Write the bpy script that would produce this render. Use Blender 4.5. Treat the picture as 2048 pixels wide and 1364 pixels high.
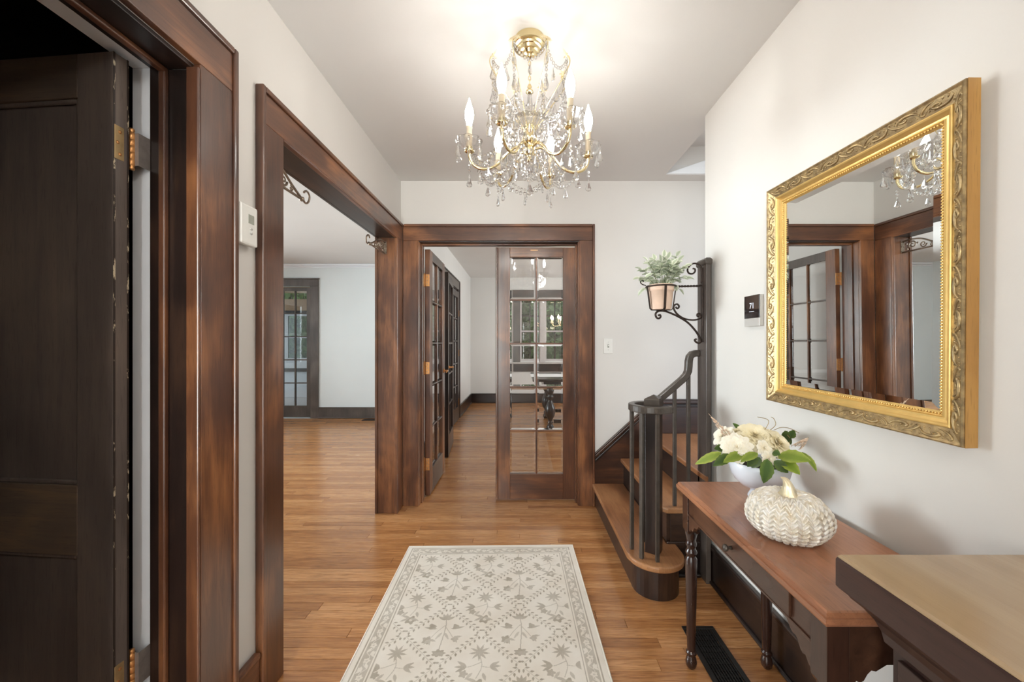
import bpy, bmesh, math, random
import numpy as np
from mathutils import Vector, Matrix, Euler

random.seed(7)
rng = np.random.default_rng(7)
for o in list(bpy.data.objects):
    bpy.data.objects.remove(o, do_unlink=True)
SC = bpy.context.scene
COL = SC.collection
PI = math.pi
R = math.radians

# ------------------------------------------------------------------ camera
cam_d = bpy.data.cameras.new('camera')
cam = bpy.data.objects.new('camera', cam_d)
COL.objects.link(cam)
cam.location = (0, 0, 1.28)
cam.rotation_euler = (R(90), 0, 0)
cam_d.sensor_width = 36.0
cam_d.lens = 780 * 36.0 / 2048
cam_d.shift_x = -16 / 2048
cam_d.shift_y = 2 / 2048
cam_d.clip_start = 0.02
SC.camera = cam

# ------------------------------------------------------------------ world, lights, exposure
SC.view_settings.view_transform = 'Standard'
SC.view_settings.look = 'None'
SC.view_settings.gamma = 1.0
SC.view_settings.use_curve_mapping = False
SC.view_settings.exposure = 0.58
SC.cycles.use_denoising = True
SC.cycles.sample_clamp_indirect = 6.0
SC.cycles.max_bounces = 14
SC.cycles.transmission_bounces = 14
SC.cycles.transparent_max_bounces = 24

world = bpy.data.worlds.new('daylight')
SC.world = world
world.use_nodes = True
wn = world.node_tree
wn.nodes.clear()
w_out = wn.nodes.new('ShaderNodeOutputWorld')
w_bg = wn.nodes.new('ShaderNodeBackground')
w_bg.inputs['Color'].default_value = (0.80, 0.90, 1.0, 1)
w_bg.inputs['Strength'].default_value = 1.1
wn.links.new(w_bg.outputs[0], w_out.inputs[0])


def area(name, loc, rot, sx, sy, power, color):
    d = bpy.data.lights.new(name, 'AREA')
    d.shape = 'RECTANGLE'
    d.size, d.size_y = sx, sy
    d.energy = power
    d.color = color
    o = bpy.data.objects.new(name, d)
    COL.objects.link(o)
    o.location = loc
    o.rotation_euler = rot
    return o


area('front_fill_light', (-0.68, -1.42, 1.35), (R(90), 0, R(-8)), 0.5, 2.1, 62, (0.99, 0.98, 0.97))  # area lamp added behind the viewer, kept narrow to spare the door glass
area('living_fill_light', (-6.45, 3.2, 1.5), (R(90), 0, R(-90)), 2.6, 1.7, 370, (0.88, 0.94, 1.0))  # unseen lamp added to brighten the living room
area('dining_fill_light', (3.25, 5.8, 1.5), (R(90), 0, R(90)), 3.0, 1.6, 90, (0.96, 0.98, 1.0))  # lamp added out of view to brighten the dining room
area('stairwell_daylight', (1.75, 2.57, 4.9), (0, 0, 0), 1.2, 0.6, 50, (0.93, 0.96, 1.0))


# ------------------------------------------------------------------ helpers
def tag(o, label=None, cat=None, group=None, kind=None):
    if label: o['label'] = label
    if cat: o['category'] = cat
    if group: o['group'] = group
    if kind: o['kind'] = kind
    return o


def empty(name, loc=(0, 0, 0), rz=0.0, label=None, cat=None, group=None, kind=None, rot=None):
    o = bpy.data.objects.new(name, None)
    o.empty_display_size = 0.05
    COL.objects.link(o)
    o.location = loc
    o.rotation_euler = rot if rot is not None else (0, 0, rz)
    return tag(o, label, cat, group, kind)


def world_loc(o):
    m = Matrix.Identity(4)
    while o is not None:
        m = o.matrix_basis @ m
        o = o.parent
    return m


def put(name, mesh, parent=None, M=None, local=False):
    """link a mesh datablock; mesh coordinates are world coordinates (times M) unless local"""
    o = bpy.data.objects.new(name, mesh)
    COL.objects.link(o)
    M = M if M is not None else Matrix.Identity(4)
    if parent is not None:
        o.parent = parent
        if not local:
            M = world_loc(parent).inverted() @ M
    o.matrix_basis = M
    return o


class MB:
    def __init__(self):
        self.v, self.f, self.s = [], [], []

    def add(self, vs, fs, smooth=False):
        n = len(self.v)
        self.v.extend([tuple(p) for p in vs])
        for f in fs:
            self.f.append([i + n for i in f])
            self.s.append(smooth)
        return self

    def box(self, x0, x1, y0, y1, z0, z1):
        vs = [(x0, y0, z0), (x1, y0, z0), (x1, y1, z0), (x0, y1, z0), (x0, y0, z1), (x1, y0, z1), (x1, y1, z1), (x0, y1, z1)]
        fs = [(0, 3, 2, 1), (4, 5, 6, 7), (0, 1, 5, 4), (1, 2, 6, 5), (2, 3, 7, 6), (3, 0, 4, 7)]
        return self.add(vs, fs)

    def prism(self, poly, axis, a, b):
        """poly: list of 2d points; axis 'x': (y,z), 'y': (x,z), 'z': (x,y)"""
        n = len(poly)
        def mk(p, t):
            return {'x': (t, p[0], p[1]), 'y': (p[0], t, p[1]), 'z': (p[0], p[1], t)}[axis]
        vs = [mk(p, a) for p in poly] + [mk(p, b) for p in poly]
        fs = [list(range(n))[::-1], list(range(n, 2 * n))]
        fs += [(i, (i + 1) % n, n + (i + 1) % n, n + i) for i in range(n)]
        return self.add(vs, fs)

    def lathe(self, prof, c=(0, 0, 0), n=24, smooth=True, cap=True, M=None, scallop=None):
        vs = []
        for k, (r, z) in enumerate(prof):
            for i in range(n):
                a = 2 * PI * i / n
                rr = r * (1 + (scallop(a, k) if scallop else 0))
                p = Vector((rr * math.cos(a), rr * math.sin(a), z))
                if M is not None: p = M @ p
                vs.append((p.x + c[0], p.y + c[1], p.z + c[2]))
        m = len(prof)
        fs = [(k * n + i, k * n + (i + 1) % n, (k + 1) * n + (i + 1) % n, (k + 1) * n + i) for k in range(m - 1) for i in range(n)]
        self.add(vs, fs, smooth)
        if cap:
            b = len(self.v) - m * n
            if prof[0][0] > 1e-5: self.f.append([b + i for i in range(n)][::-1]); self.s.append(False)
            if prof[-1][0] > 1e-5: self.f.append([b + (m - 1) * n + i for i in range(n)]); self.s.append(False)
        return self

    def tube(self, pts, rad, n=8, closed=False, smooth=True):
        pts = [Vector(p) for p in pts]
        m = len(pts)
        if not hasattr(rad, '__len__'): rad = [rad] * m
        T = []
        for i in range(m):
            if closed: t = pts[(i + 1) % m] - pts[i - 1]
            else: t = pts[min(i + 1, m - 1)] - pts[max(i - 1, 0)]
            T.append(t.normalized() if t.length > 1e-9 else Vector((0, 0, 1)))
        ref = Vector((0, 0, 1)) if abs(T[0].z) < 0.9 else Vector((1, 0, 0))
        u = T[0].cross(ref).normalized()
        vs = []
        for i in range(m):
            u = u - T[i] * u.dot(T[i])
            if u.length < 1e-6: u = T[i].orthogonal()
            u.normalize()
            w = T[i].cross(u)
            for k in range(n):
                a = 2 * PI * k / n
                vs.append(pts[i] + (u * math.cos(a) + w * math.sin(a)) * rad[i])
        fs = []
        for i in range(m if closed else m - 1):
            j = (i + 1) % m
            fs += [(i * n + k, i * n + (k + 1) % n, j * n + (k + 1) % n, j * n + k) for k in range(n)]
        self.add(vs, fs, smooth)
        if not closed:
            b = len(self.v) - m * n
            self.f.append([b + k for k in range(n)][::-1]); self.s.append(False)
            self.f.append([b + (m - 1) * n + k for k in range(n)]); self.s.append(False)
        return self

    def ribbon(self, pts, lat, w, h):
        """rectangular section swept along pts; lat: lateral unit vectors; w lateral width, h height"""
        pts = [Vector(p) for p in pts]; m = len(pts); vs = []
        for i in range(m):
            t = (pts[min(i + 1, m - 1)] - pts[max(i - 1, 0)]).normalized()
            l = Vector(lat[i]); l = (l - t * l.dot(t)).normalized()
            nrm = l.cross(t)
            if nrm.z < -1e-6: nrm = -nrm
            for a, b in ((-1, -1), (1, -1), (1, 1), (-1, 1)):
                vs.append(pts[i] + l * (a * w / 2) + nrm * (b * h / 2))
        fs = [(i * 4 + k, i * 4 + (k + 1) % 4, i * 4 + 4 + (k + 1) % 4, i * 4 + 4 + k) for i in range(m - 1) for k in range(4)]
        fs += [(3, 2, 1, 0), tuple((m - 1) * 4 + k for k in range(4))]
        return self.add(vs, fs)

    def loops(self, x0, x1, y0, y1, prof):
        """stack of rectangles (inset, z)"""
        vs = []
        for d, z in prof:
            vs += [(x0 + d, y0 + d, z), (x1 - d, y0 + d, z), (x1 - d, y1 - d, z), (x0 + d, y1 - d, z)]
        m = len(prof)
        fs = [(k * 4 + i, k * 4 + (i + 1) % 4, k * 4 + 4 + (i + 1) % 4, k * 4 + 4 + i) for k in range(m - 1) for i in range(4)]
        fs += [(3, 2, 1, 0), tuple((m - 1) * 4 + i for i in range(4))]
        return self.add(vs, fs)

    def mesh(self, name, mat, fix=True):
        me = bpy.data.meshes.new(name)
        me.from_pydata(self.v, [], self.f)
        me.update()
        if fix:
            bm = bmesh.new(); bm.from_mesh(me)
            bmesh.ops.recalc_face_normals(bm, faces=bm.faces)
            bm.to_mesh(me); bm.free()
        me.polygons.foreach_set('use_smooth', self.s)
        if mat is not None: me.materials.append(mat)
        return me

    def build(self, name, mat, parent=None, bevel=0.0, local=False, M=None, seg=2, **tags):
        o = put(name, self.mesh(name, mat), parent, M, local)
        if bevel:
            b = o.modifiers.new('bevel', 'BEVEL')
            b.width = bevel; b.segments = seg; b.limit_method = 'ANGLE'; b.angle_limit = R(35)
            b.harden_normals = False
        return tag(o, **tags)


def bx(*a): return MB().box(*a)


def spline(pts, n=8):
    """Catmull-Rom through pts"""
    P = [Vector(p) for p in pts]
    P = [2 * P[0] - P[1]] + P + [2 * P[-1] - P[-2]]
    out = []
    for i in range(1, len(P) - 2):
        for k in range(n):
            t = k / n
            a, b, c, d = P[i - 1], P[i], P[i + 1], P[i + 2]
            out.append(0.5 * ((2 * b) + (c - a) * t + (2 * a - 5 * b + 4 * c - d) * t * t + (3 * b - a - 3 * c + d) * t ** 3))
    out.append(P[-2])
    return out


def px(x, y, Z):
    """point in the room seen at photo pixel x, y at depth Z"""
    return Vector(((x - 1040) * Z / 780, Z, 1.28 - (y - 684) * Z / 780))


def spiral(c, r0, r1, a0, a1, u, w, n=18):
    c, u, w = Vector(c), Vector(u), Vector(w)
    out = []
    for i in range(n + 1):
        t = i / n
        r = r0 + (r1 - r0) * t; a = a0 + (a1 - a0) * t
        out.append(c + u * (r * math.cos(a)) + w * (r * math.sin(a)))
    return out


# ------------------------------------------------------------------ materials
class NT:
    def __init__(self, name):
        self.m = bpy.data.materials.new(name)
        self.m.use_nodes = True
        self.t = self.m.node_tree
        self.t.nodes.clear()
        self.out = self.t.nodes.new('ShaderNodeOutputMaterial')

    def n(self, typ, **kw):
        nd = self.t.nodes.new(typ)
        for k, v in kw.items():
            if k in nd.inputs: nd.inputs[k].default_value = v
            else: setattr(nd, k, v)
        return nd

    def l(self, a, b): self.t.links.new(a, b); return self

    def coord(self, scale=(1, 1, 1), rot=(0, 0, 0)):
        tc = self.n('ShaderNodeTexCoord')
        mp = self.n('ShaderNodeMapping')
        mp.inputs['Scale'].default_value = scale
        mp.inputs['Rotation'].default_value = rot
        self.l(tc.outputs['Object'], mp.inputs['Vector'])
        return mp.outputs['Vector']

    def noise(self, vec, scale, detail=4, rough=0.55, dist=0.0):
        nd = self.n('ShaderNodeTexNoise')
        nd.inputs['Scale'].default_value = scale
        nd.inputs['Detail'].default_value = detail
        nd.inputs['Roughness'].default_value = rough
        nd.inputs['Distortion'].default_value = dist
        if vec is not None: self.l(vec, nd.inputs['Vector'])
        return nd.outputs['Fac']

    def ramp(self, fac, stops):
        nd = self.n('ShaderNodeValToRGB')
        cr = nd.color_ramp
        while len(cr.elements) < len(stops): cr.elements.new(0.5)
        for e, (p, c) in zip(cr.elements, stops):
            e.position = p
            e.color = (*c, 1) if len(c) == 3 else c
        self.l(fac, nd.inputs['Fac'])
        return nd.outputs['Color']

    def mix(self, fac, a, b, mode='MIX'):
        nd = self.n('ShaderNodeMix', data_type='RGBA', blend_type=mode)
        for sock, val in ((nd.inputs[0], fac), (nd.inputs[6], a), (nd.inputs[7], b)):
            if hasattr(val, 'links'): self.l(val, sock)
            elif hasattr(val, '__len__'): sock.default_value = (*val, 1) if len(val) == 3 else val
            else: sock.default_value = val
        return nd.outputs[2]

    def math(self, op, a, b=0.0):
        nd = self.n('ShaderNodeMath', operation=op)
        for sock, val in ((nd.inputs[0], a), (nd.inputs[1], b)):
            if hasattr(val, 'links'): self.l(val, sock)
            else: sock.default_value = val
        return nd.outputs[0]

    def bsdf(self, color, rough=0.5, metal=0.0, coat=0.0, bump=None, bump_d=0.002, bump_s=0.3, coat_rough=0.1, **kw):
        b = self.n('ShaderNodeBsdfPrincipled')
        if hasattr(color, 'links'): self.l(color, b.inputs['Base Color'])
        else: b.inputs['Base Color'].default_value = (*color, 1)
        if hasattr(rough, 'links'): self.l(rough, b.inputs['Roughness'])
        else: b.inputs['Roughness'].default_value = rough
        b.inputs['Metallic'].default_value = metal
        b.inputs['Coat Weight'].default_value = coat
        b.inputs['Coat Roughness'].default_value = coat_rough
        for k, v in kw.items(): b.inputs[k].default_value = v
        if bump is not None:
            bp = self.n('ShaderNodeBump')
            bp.inputs['Distance'].default_value = bump_d
            bp.inputs['Strength'].default_value = bump_s
            self.l(bump, bp.inputs['Height'])
            self.l(bp.outputs[0], b.inputs['Normal'])
        self.l(b.outputs[0], self.out.inputs[0])
        return b


def plain(name, color, rough=0.5, metal=0.0, coat=0.0, var=0.06, nscale=30, bump=0.0, **kw):
    t = NT(name)
    v = t.coord()
    f = t.noise(v, nscale, 3)
    c0 = tuple(max(0, c * (1 - var)) for c in color); c1 = tuple(min(1, c * (1 + var)) for c in color)
    t.bsdf(t.ramp(f, [(0.3, c0), (0.7, c1)]), rough, metal, coat, bump=f if bump else None, bump_d=bump or 0.001, **kw)
    return t.m


def paint(name, color, rough=0.55):
    t = NT(name)
    v = t.coord()
    big = t.noise(v, 1.3, 2)
    fine = t.noise(v, 260, 2)
    c0 = tuple(c * 0.975 for c in color); c1 = tuple(min(1, c * 1.015) for c in color)
    t.bsdf(t.ramp(big, [(0.35, c0), (0.65, c1)]), rough, bump=fine, bump_d=0.0006, bump_s=0.15)
    return t.m


def wood(name, axis, c_dark, c_mid, c_light, rough=0.3, coat=0.25, blotch=2.2, grain=1.0, pores=0.35):
    t = NT(name)
    s = [26.0, 26.0, 26.0]; s['xyz'.index(axis)] = 1.6
    g = t.noise(t.coord(tuple(s)), 1.6 * grain, 6, 0.6, 0.8)
    s2 = [1.7, 1.7, 1.7]; s2['xyz'.index(axis)] = 0.8
    b = t.noise(t.coord(tuple(s2)), blotch, 3, 0.55, 0.4)
    f = t.math('ADD', t.math('MULTIPLY', g, 0.32), t.math('MULTIPLY', b, 0.88))
    col = t.ramp(f, [(0.42, c_dark), (0.60, c_mid), (0.78, c_light)])
    pore = t.noise(t.coord(tuple(x * 6 for x in s)), 2.0, 2)
    col = t.mix(t.math('MULTIPLY', t.ramp(pore, [(0.30, (1, 1, 1)), (0.42, (0, 0, 0))]), pores), col, tuple(c * 0.4 for c in c_dark))
    rr = t.math('ADD', t.math('MULTIPLY', b, 0.25), rough - 0.12)
    t.bsdf(col, rr, 0, coat, bump=g, bump_d=0.0008, bump_s=0.25, coat_rough=0.18)
    return t.m


TR = dict(c_dark=(0.050, 0.020, 0.0115), c_mid=(0.122, 0.046, 0.021), c_light=(0.315, 0.125, 0.046), rough=0.34, coat=0.5)
M_TZ = wood('mahogany_trim_vertical', 'z', **TR)
M_TX = wood('mahogany_trim_across', 'x', **TR)
M_SKIRT = wood('stair_skirt_mahogany', 'x', (0.018, 0.008, 0.006), (0.050, 0.019, 0.010), (0.15, 0.054, 0.020), rough=0.32, coat=0.4)
M_TY = wood('mahogany_trim_along', 'y', **TR)
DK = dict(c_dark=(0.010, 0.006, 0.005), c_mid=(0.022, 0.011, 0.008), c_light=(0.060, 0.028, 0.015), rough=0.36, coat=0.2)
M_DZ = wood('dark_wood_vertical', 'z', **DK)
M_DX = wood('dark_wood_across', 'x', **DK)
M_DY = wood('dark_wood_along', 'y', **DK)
GR = dict(c_dark=(0.052, 0.041, 0.036), c_mid=(0.085, 0.068, 0.058), c_light=(0.14, 0.11, 0.09), rough=0.35, coat=0.2)
M_GZ = wood('weathered_dark_wood', 'z', **GR)
M_TREAD = wood('stair_oak', 'y', (0.15, 0.058, 0.022), (0.27, 0.11, 0.042), (0.40, 0.19, 0.08), rough=0.33, coat=0.25, grain=1.6)
M_TABLE = wood('walnut_table_top', 'y', (0.22, 0.090, 0.046), (0.37, 0.155, 0.078), (0.49, 0.225, 0.115), rough=0.30, coat=0.25, grain=1.4)
M_TBLZ = wood('walnut_table_legs', 'z', (0.013, 0.006, 0.005), (0.030, 0.0125, 0.0085), (0.065, 0.028, 0.017), rough=0.26, coat=0.3)
M_TBLY = wood('walnut_table_apron', 'y', (0.036, 0.015, 0.009), (0.080, 0.034, 0.019), (0.17, 0.075, 0.040), rough=0.3, coat=0.3)
M_RAIL = plain('dark_painted_rail', (0.055, 0.043, 0.034), 0.34, coat=0.2, var=0.25)

M_WALL = paint('warm_white_paint', (0.715, 0.69, 0.655))
M_WALLL = paint('living_room_paint', (0.74, 0.785, 0.79))
M_WALLD = paint('dining_room_paint', (0.68, 0.665, 0.64))
M_CEIL = paint('ceiling_white', (0.72, 0.705, 0.685), 0.7)
M_WHITE = paint('white_woodwork', (0.83, 0.85, 0.88), 0.4)
M_BLACK = plain('unlit_black', (0.010, 0.010, 0.011), 0.7)  # the darkness of unlit spaces is put into this colour
M_IRON = plain('wrought_iron', (0.045, 0.030, 0.024), 0.42, metal=0.6, var=0.3, nscale=80, bump=0.0008)
M_BRASS = plain('polished_brass', (0.83, 0.70, 0.42), 0.16, metal=1.0, var=0.05)
M_HINGE = plain('copper_hinge', (0.62, 0.30, 0.11), 0.33, metal=0.75, var=0.15, nscale=60)
M_HBRASS = plain('old_brass_hinge', (0.62, 0.44, 0.22), 0.36, metal=0.7, var=0.15)
M_STEEL = plain('tarnished_steel', (0.32, 0.28, 0.26), 0.4, metal=0.4, var=0.2)
M_PLASTIC = plain('ivory_plastic', (0.80, 0.79, 0.75), 0.4, var=0.02)
M_SILVER = plain('satin_silver', (0.62, 0.60, 0.57), 0.35, metal=0.3, var=0.03)
M_SCREEN = plain('dark_glass_screen', (0.020, 0.014, 0.014), 0.08, coat=0.6, var=0.1)
M_LCD = plain('grey_lcd', (0.33, 0.34, 0.29), 0.25, var=0.03)
M_REG = plain('black_register_metal', (0.018, 0.015, 0.014), 0.35, metal=0.5, var=0.2)
M_CHINA = plain('white_ceramic', (0.72, 0.75, 0.82), 0.25, coat=0.4, var=0.015)
M_TERRA = plain('pale_terracotta', (0.88, 0.65, 0.51), 0.75, var=0.08, nscale=18)
M_SOIL = plain('dark_soil', (0.02, 0.014, 0.01), 0.9, var=0.4, nscale=90, bump=0.004)
M_GOLD = plain('gold_leaf', (0.80, 0.55, 0.20), 0.34, metal=0.75, var=0.06, nscale=25)
M_GOLDSIDE = wood('gilded_side', 'z', (0.30, 0.145, 0.032), (0.38, 0.19, 0.045), (0.45, 0.24, 0.06), rough=0.45, coat=0.1)


def carved():
    t = NT('antique_carved_gold')
    v = t.coord()
    f = t.noise(v, 55, 3)
    t.bsdf(t.ramp(f, [(0.35, (0.28, 0.20, 0.105)), (0.65, (0.52, 0.38, 0.19))]), 0.33, 0.65, bump=t.noise(v, 420, 2), bump_d=0.001, bump_s=0.5)
    return t.m


M_CARVE = carved()


def mirror_mat():
    t = NT('silvered_glass')
    g = t.n('ShaderNodeBsdfGlossy')
    g.inputs['Color'].default_value = (0.86, 0.88, 0.87, 1)
    g.inputs['Roughness'].default_value = 0.0
    t.l(g.outputs[0], t.out.inputs[0])
    return t.m


def glass_mat(name, ior=1.5, transp=0.0, tint=(1, 1, 1), rough=0.0):
    t = NT(name)
    g = t.n('ShaderNodeBsdfGlass')
    g.inputs['Color'].default_value = (*tint, 1)
    g.inputs['IOR'].default_value = ior
    g.inputs['Roughness'].default_value = rough
    if transp:
        tr = t.n('ShaderNodeBsdfTransparent')
        mx = t.n('ShaderNodeMixShader'); mx.inputs[0].default_value = transp
        t.l(g.outputs[0], mx.inputs[1]); t.l(tr.outputs[0], mx.inputs[2]); t.l(mx.outputs[0], t.out.inputs[0])
    else:
        t.l(g.outputs[0], t.out.inputs[0])
    return t.m


def thin_glass(name):
    t = NT(name)
    fr = t.n('ShaderNodeFresnel'); fr.inputs['IOR'].default_value = 1.5
    k = t.math('MULTIPLY', fr.outputs[0], 1.7)
    tr = t.n('ShaderNodeBsdfTransparent'); tr.inputs[0].default_value = (0.96, 0.98, 0.97, 1)
    gl = t.n('ShaderNodeBsdfGlossy'); gl.inputs['Roughness'].default_value = 0.0
    mx = t.n('ShaderNodeMixShader')
    t.l(k, mx.inputs[0]); t.l(tr.outputs[0], mx.inputs[1]); t.l(gl.outputs[0], mx.inputs[2]); t.l(mx.outputs[0], t.out.inputs[0])
    return t.m


M_MIRROR = mirror_mat()
M_PANE = glass_mat('bevelled_glass', 1.5)
M_THIN = thin_glass('window_glass')
M_CRYSTAL = glass_mat('crystal', 1.55, 0.4)


def emit(name, color, strength):
    t = NT(name)
    e = t.n('ShaderNodeEmission')
    e.inputs[0].default_value = (*color, 1); e.inputs[1].default_value = strength
    t.l(e.outputs[0], t.out.inputs[0])
    return t.m


M_BULB = emit('lit_bulb', (1.0, 0.965, 0.91), 58)
M_BULBD = emit('lit_bulb_dining', (1.0, 0.85, 0.6), 40)
M_GLOBE = emit('fill_globe_glow', (1.0, 0.965, 0.92), 29)  # glow of the added fill globe
M_DIGIT = emit('lit_digits', (0.85, 0.9, 1.0), 0.9)


def floor_mat():
    t = NT('oak_floor')
    at = t.n('ShaderNodeAttribute'); at.attribute_name = 'tone'
    tone = at.outputs['Fac']
    tc = t.n('ShaderNodeTexCoord')
    off = t.n('ShaderNodeCombineXYZ')
    t.l(t.math('MULTIPLY', tone, 37.0), off.inputs[0]); t.l(t.math('MULTIPLY', tone, 11.0), off.inputs[2])
    ad = t.n('ShaderNodeVectorMath', operation='ADD')
    t.l(tc.outputs['Object'], ad.inputs[0]); t.l(off.outputs[0], ad.inputs[1])
    def mp(sc):
        m = t.n('ShaderNodeMapping'); m.inputs['Scale'].default_value = sc
        t.l(ad.outputs[0], m.inputs['Vector']); return m.outputs[0]
    g1 = t.noise(mp((1.3, 22, 1)), 2.2, 6, 0.6, 1.6)
    g2 = t.noise(mp((5, 190, 1)), 2.0, 3, 0.6, 0.3)
    f = t.math('ADD', t.math('MULTIPLY', g1, 0.68), t.math('MULTIPLY', tone, 0.32))
    col = t.ramp(f, [(0.25, (0.30, 0.122, 0.040)), (0.50, (0.46, 0.205, 0.072)), (0.78, (0.62, 0.32, 0.135))])
    col = t.mix(t.math('MULTIPLY', t.ramp(g2, [(0.38, (1, 1, 1)), (0.52, (0, 0, 0))]), 0.58), col, (0.14, 0.05, 0.017))
    rr = t.math('ADD', t.math('MULTIPLY', g1, 0.12), 0.19)
    t.bsdf(col, rr, 0, 0.25, bump=g2, bump_d=0.0004, bump_s=0.25, coat_rough=0.2)
    return t.m


M_FLOOR = floor_mat()

# ================================================================== THE SETTING
def struct(name, mb, mat, label, cat, parent=None, bevel=0.0):
    return mb.build(name, mat, parent, bevel, label=label, cat=cat, kind='structure')


ZC = 2.544           # hall ceiling
XL, XR = -0.935, 1.035   # hall side walls
YB = 3.062           # back wall

# ---- floor: slab, oak boards one by one near the camera, the rest joined
floor = struct('floor', bx(-6.4, 3.3, -1.4, 8.4, -0.10, -0.012), M_FLOOR, 'honey brown oak strip floor running through the hall and the rooms beyond', 'floor')


def board(x0, x1, y0, y1, tone, mb=None, tones=None):
    g, c, z = 0.0005, 0.0012, 0.0
    m = mb or MB()
    x0 += g; x1 -= g; y0 += g; y1 -= g
    vs = [(x0, y0, -0.012), (x1, y0, -0.012), (x1, y1, -0.012), (x0, y1, -0.012),
          (x0, y0, z - c), (x1, y0, z - c), (x1, y1, z - c), (x0, y1, z - c),
          (x0 + c, y0 + c, z), (x1 - c, y0 + c, z), (x1 - c, y1 - c, z), (x0 + c, y1 - c, z)]
    fs = [(8, 9, 10, 11), (4, 5, 9, 8), (5, 6, 10, 9), (6, 7, 11, 10), (7, 4, 8, 11), (0, 1, 5, 4), (1, 2, 6, 5), (2, 3, 7, 6), (3, 0, 4, 7)]
    m.add(vs, fs)
    if tones is not None: tones += [tone] * 9
    return m


def set_tone(me, tones):
    a = me.attributes.new('tone', 'FLOAT', 'FACE')
    a.data.foreach_set('value', tones)


W = 0.057
rest, rest_t = MB(), []
k = 0
y = 0.72
rnd = random.Random(3)
while y < 8.35:
    y1 = y + W
    if y1 <= 3.10: spans = [(-3.6, 1.03)] if y > 1.42 else [(-0.92, 1.03)]
    elif y1 < 3.19: spans = [(-6.28, -1.06), (-0.79, 0.455)]
    elif y1 < 6.56: spans = [(-6.28, 3.2)]
    else: spans = [(-1.04, 3.2)]
    for a, b in spans:
        x = a - rnd.uniform(0, 0.8)
        while x < b:
            L = rnd.choice([0.55, 0.8, 1.0, 1.3, 1.6])
            xa, xb = max(x, a), min(x + L, b)
            x += L
            if xb - xa < 0.04: continue
            tone = rnd.random()
            lo = -1.55
            if 1.38 < y < 2.43 and xb > lo:
                me = board(xa, xb, y, y1, tone).mesh('plank', M_FLOOR, fix=False)
                set_tone(me, [tone] * 9)
                put('plank', me, floor)
            else:
                board(xa, xb, y, y1, tone, rest, rest_t)
    y = y1
me = rest.mesh('floor_planks', M_FLOOR, fix=False)
set_tone(me, rest_t)
tag(put('floor_planks', me, floor), kind='stuff')

# ---- walls of the hall
H2 = 2.075
m = MB()
m.box(-1.06, XL, -1.3, 0.33, 0, ZC); m.box(-1.06, XL, 0.33, 1.135, H2, ZC); m.box(-1.06, XL, 1.135, 1.50, 0, ZC)
m.box(-1.06, XL, 1.50, 2.925, H2, ZC); m.box(-1.06, XL, 2.925, 3.19, 0, ZC)
struct('wall_left', m, M_WALL, 'warm white left wall of the hall with two door openings', 'wall')
m = MB()
m.box(XL, -0.80, YB, 3.19, 0, ZC); m.box(-0.80, 0.465, YB, 3.19, H2, ZC); m.box(0.465, 2.5, YB, 3.19, 0, 3.0)
struct('wall_back', m, M_WALL, 'warm white end wall with glazed double doors and stairs', 'wall')
struct('wall_right', MB().box(XR, 1.15, -1.3, 2.18, 0, 3.0), M_WALL, 'warm white right wall behind the gold mirror', 'wall')
m = MB()
m.box(-1.06, -0.93, -1.42, -1.3, 0, ZC); m.box(-0.43, 1.15, -1.42, -1.3, 0, ZC); m.box(-0.93, -0.43, -1.42, -1.3, 2.42, ZC)
m.box(-0.93, -0.43, -1.42, -1.3, 0, 0.28)
struct('wall_front', m, M_WALL, 'front wall with an added sidelight opening behind the viewer', 'wall')
m = MB()
m.box(-1.06, 1.10, -1.42, 3.19, ZC, 2.62); m.box(1.10, 1.2, -1.42, 2.18, ZC, 2.62); m.box(1.10, 2.5, 2.95, YB, ZC, 2.62)
struct('ceiling', m, M_CEIL, 'white hall ceiling above the crystal chandelier', 'ceiling')
# stairwell shaft above the stairs
m = MB()
m.box(1.09, 1.10, 2.18, 2.95, 2.62, 5.0); m.box(1.15, 2.6, 2.06, 2.18, 2.3, 5.0); m.box(2.5, 2.6, 2.18, 3.19, 0, 5.0)
m.box(1.10, 2.5, 2.95, 3.06, 2.62, 2.76)
struct('wall_stairwell', m, M_WALL, 'white stairwell walls rising beyond the ceiling edge', 'wall')
struct('ceiling_upper', MB().box(1.10, 2.5, 2.72, 3.19, 2.76, 2.82), M_CEIL, 'strip of upstairs ceiling seen through the stairwell opening', 'ceiling')
m = MB().prism([(1.10, ZC + 0.002), (1.55, ZC + 0.002), (1.55, 2.70)], 'y', 2.932, 2.95)
struct('light_wedge', m, M_WHITE, 'white sloping wedge standing for light on the stairwell wall', 'trim')  # patch of light on the shaft wall, built as a white panel

# ---- closet behind the left door
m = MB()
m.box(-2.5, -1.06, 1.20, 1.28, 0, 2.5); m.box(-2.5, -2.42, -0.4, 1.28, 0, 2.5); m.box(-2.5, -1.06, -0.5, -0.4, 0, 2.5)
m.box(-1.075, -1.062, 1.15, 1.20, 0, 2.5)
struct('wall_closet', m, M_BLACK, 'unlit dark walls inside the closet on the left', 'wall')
struct('ceiling_closet', bx(-2.5, -1.06, -0.5, 1.28, 2.5, 2.56), M_BLACK, 'unlit dark closet ceiling', 'ceiling')

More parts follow.
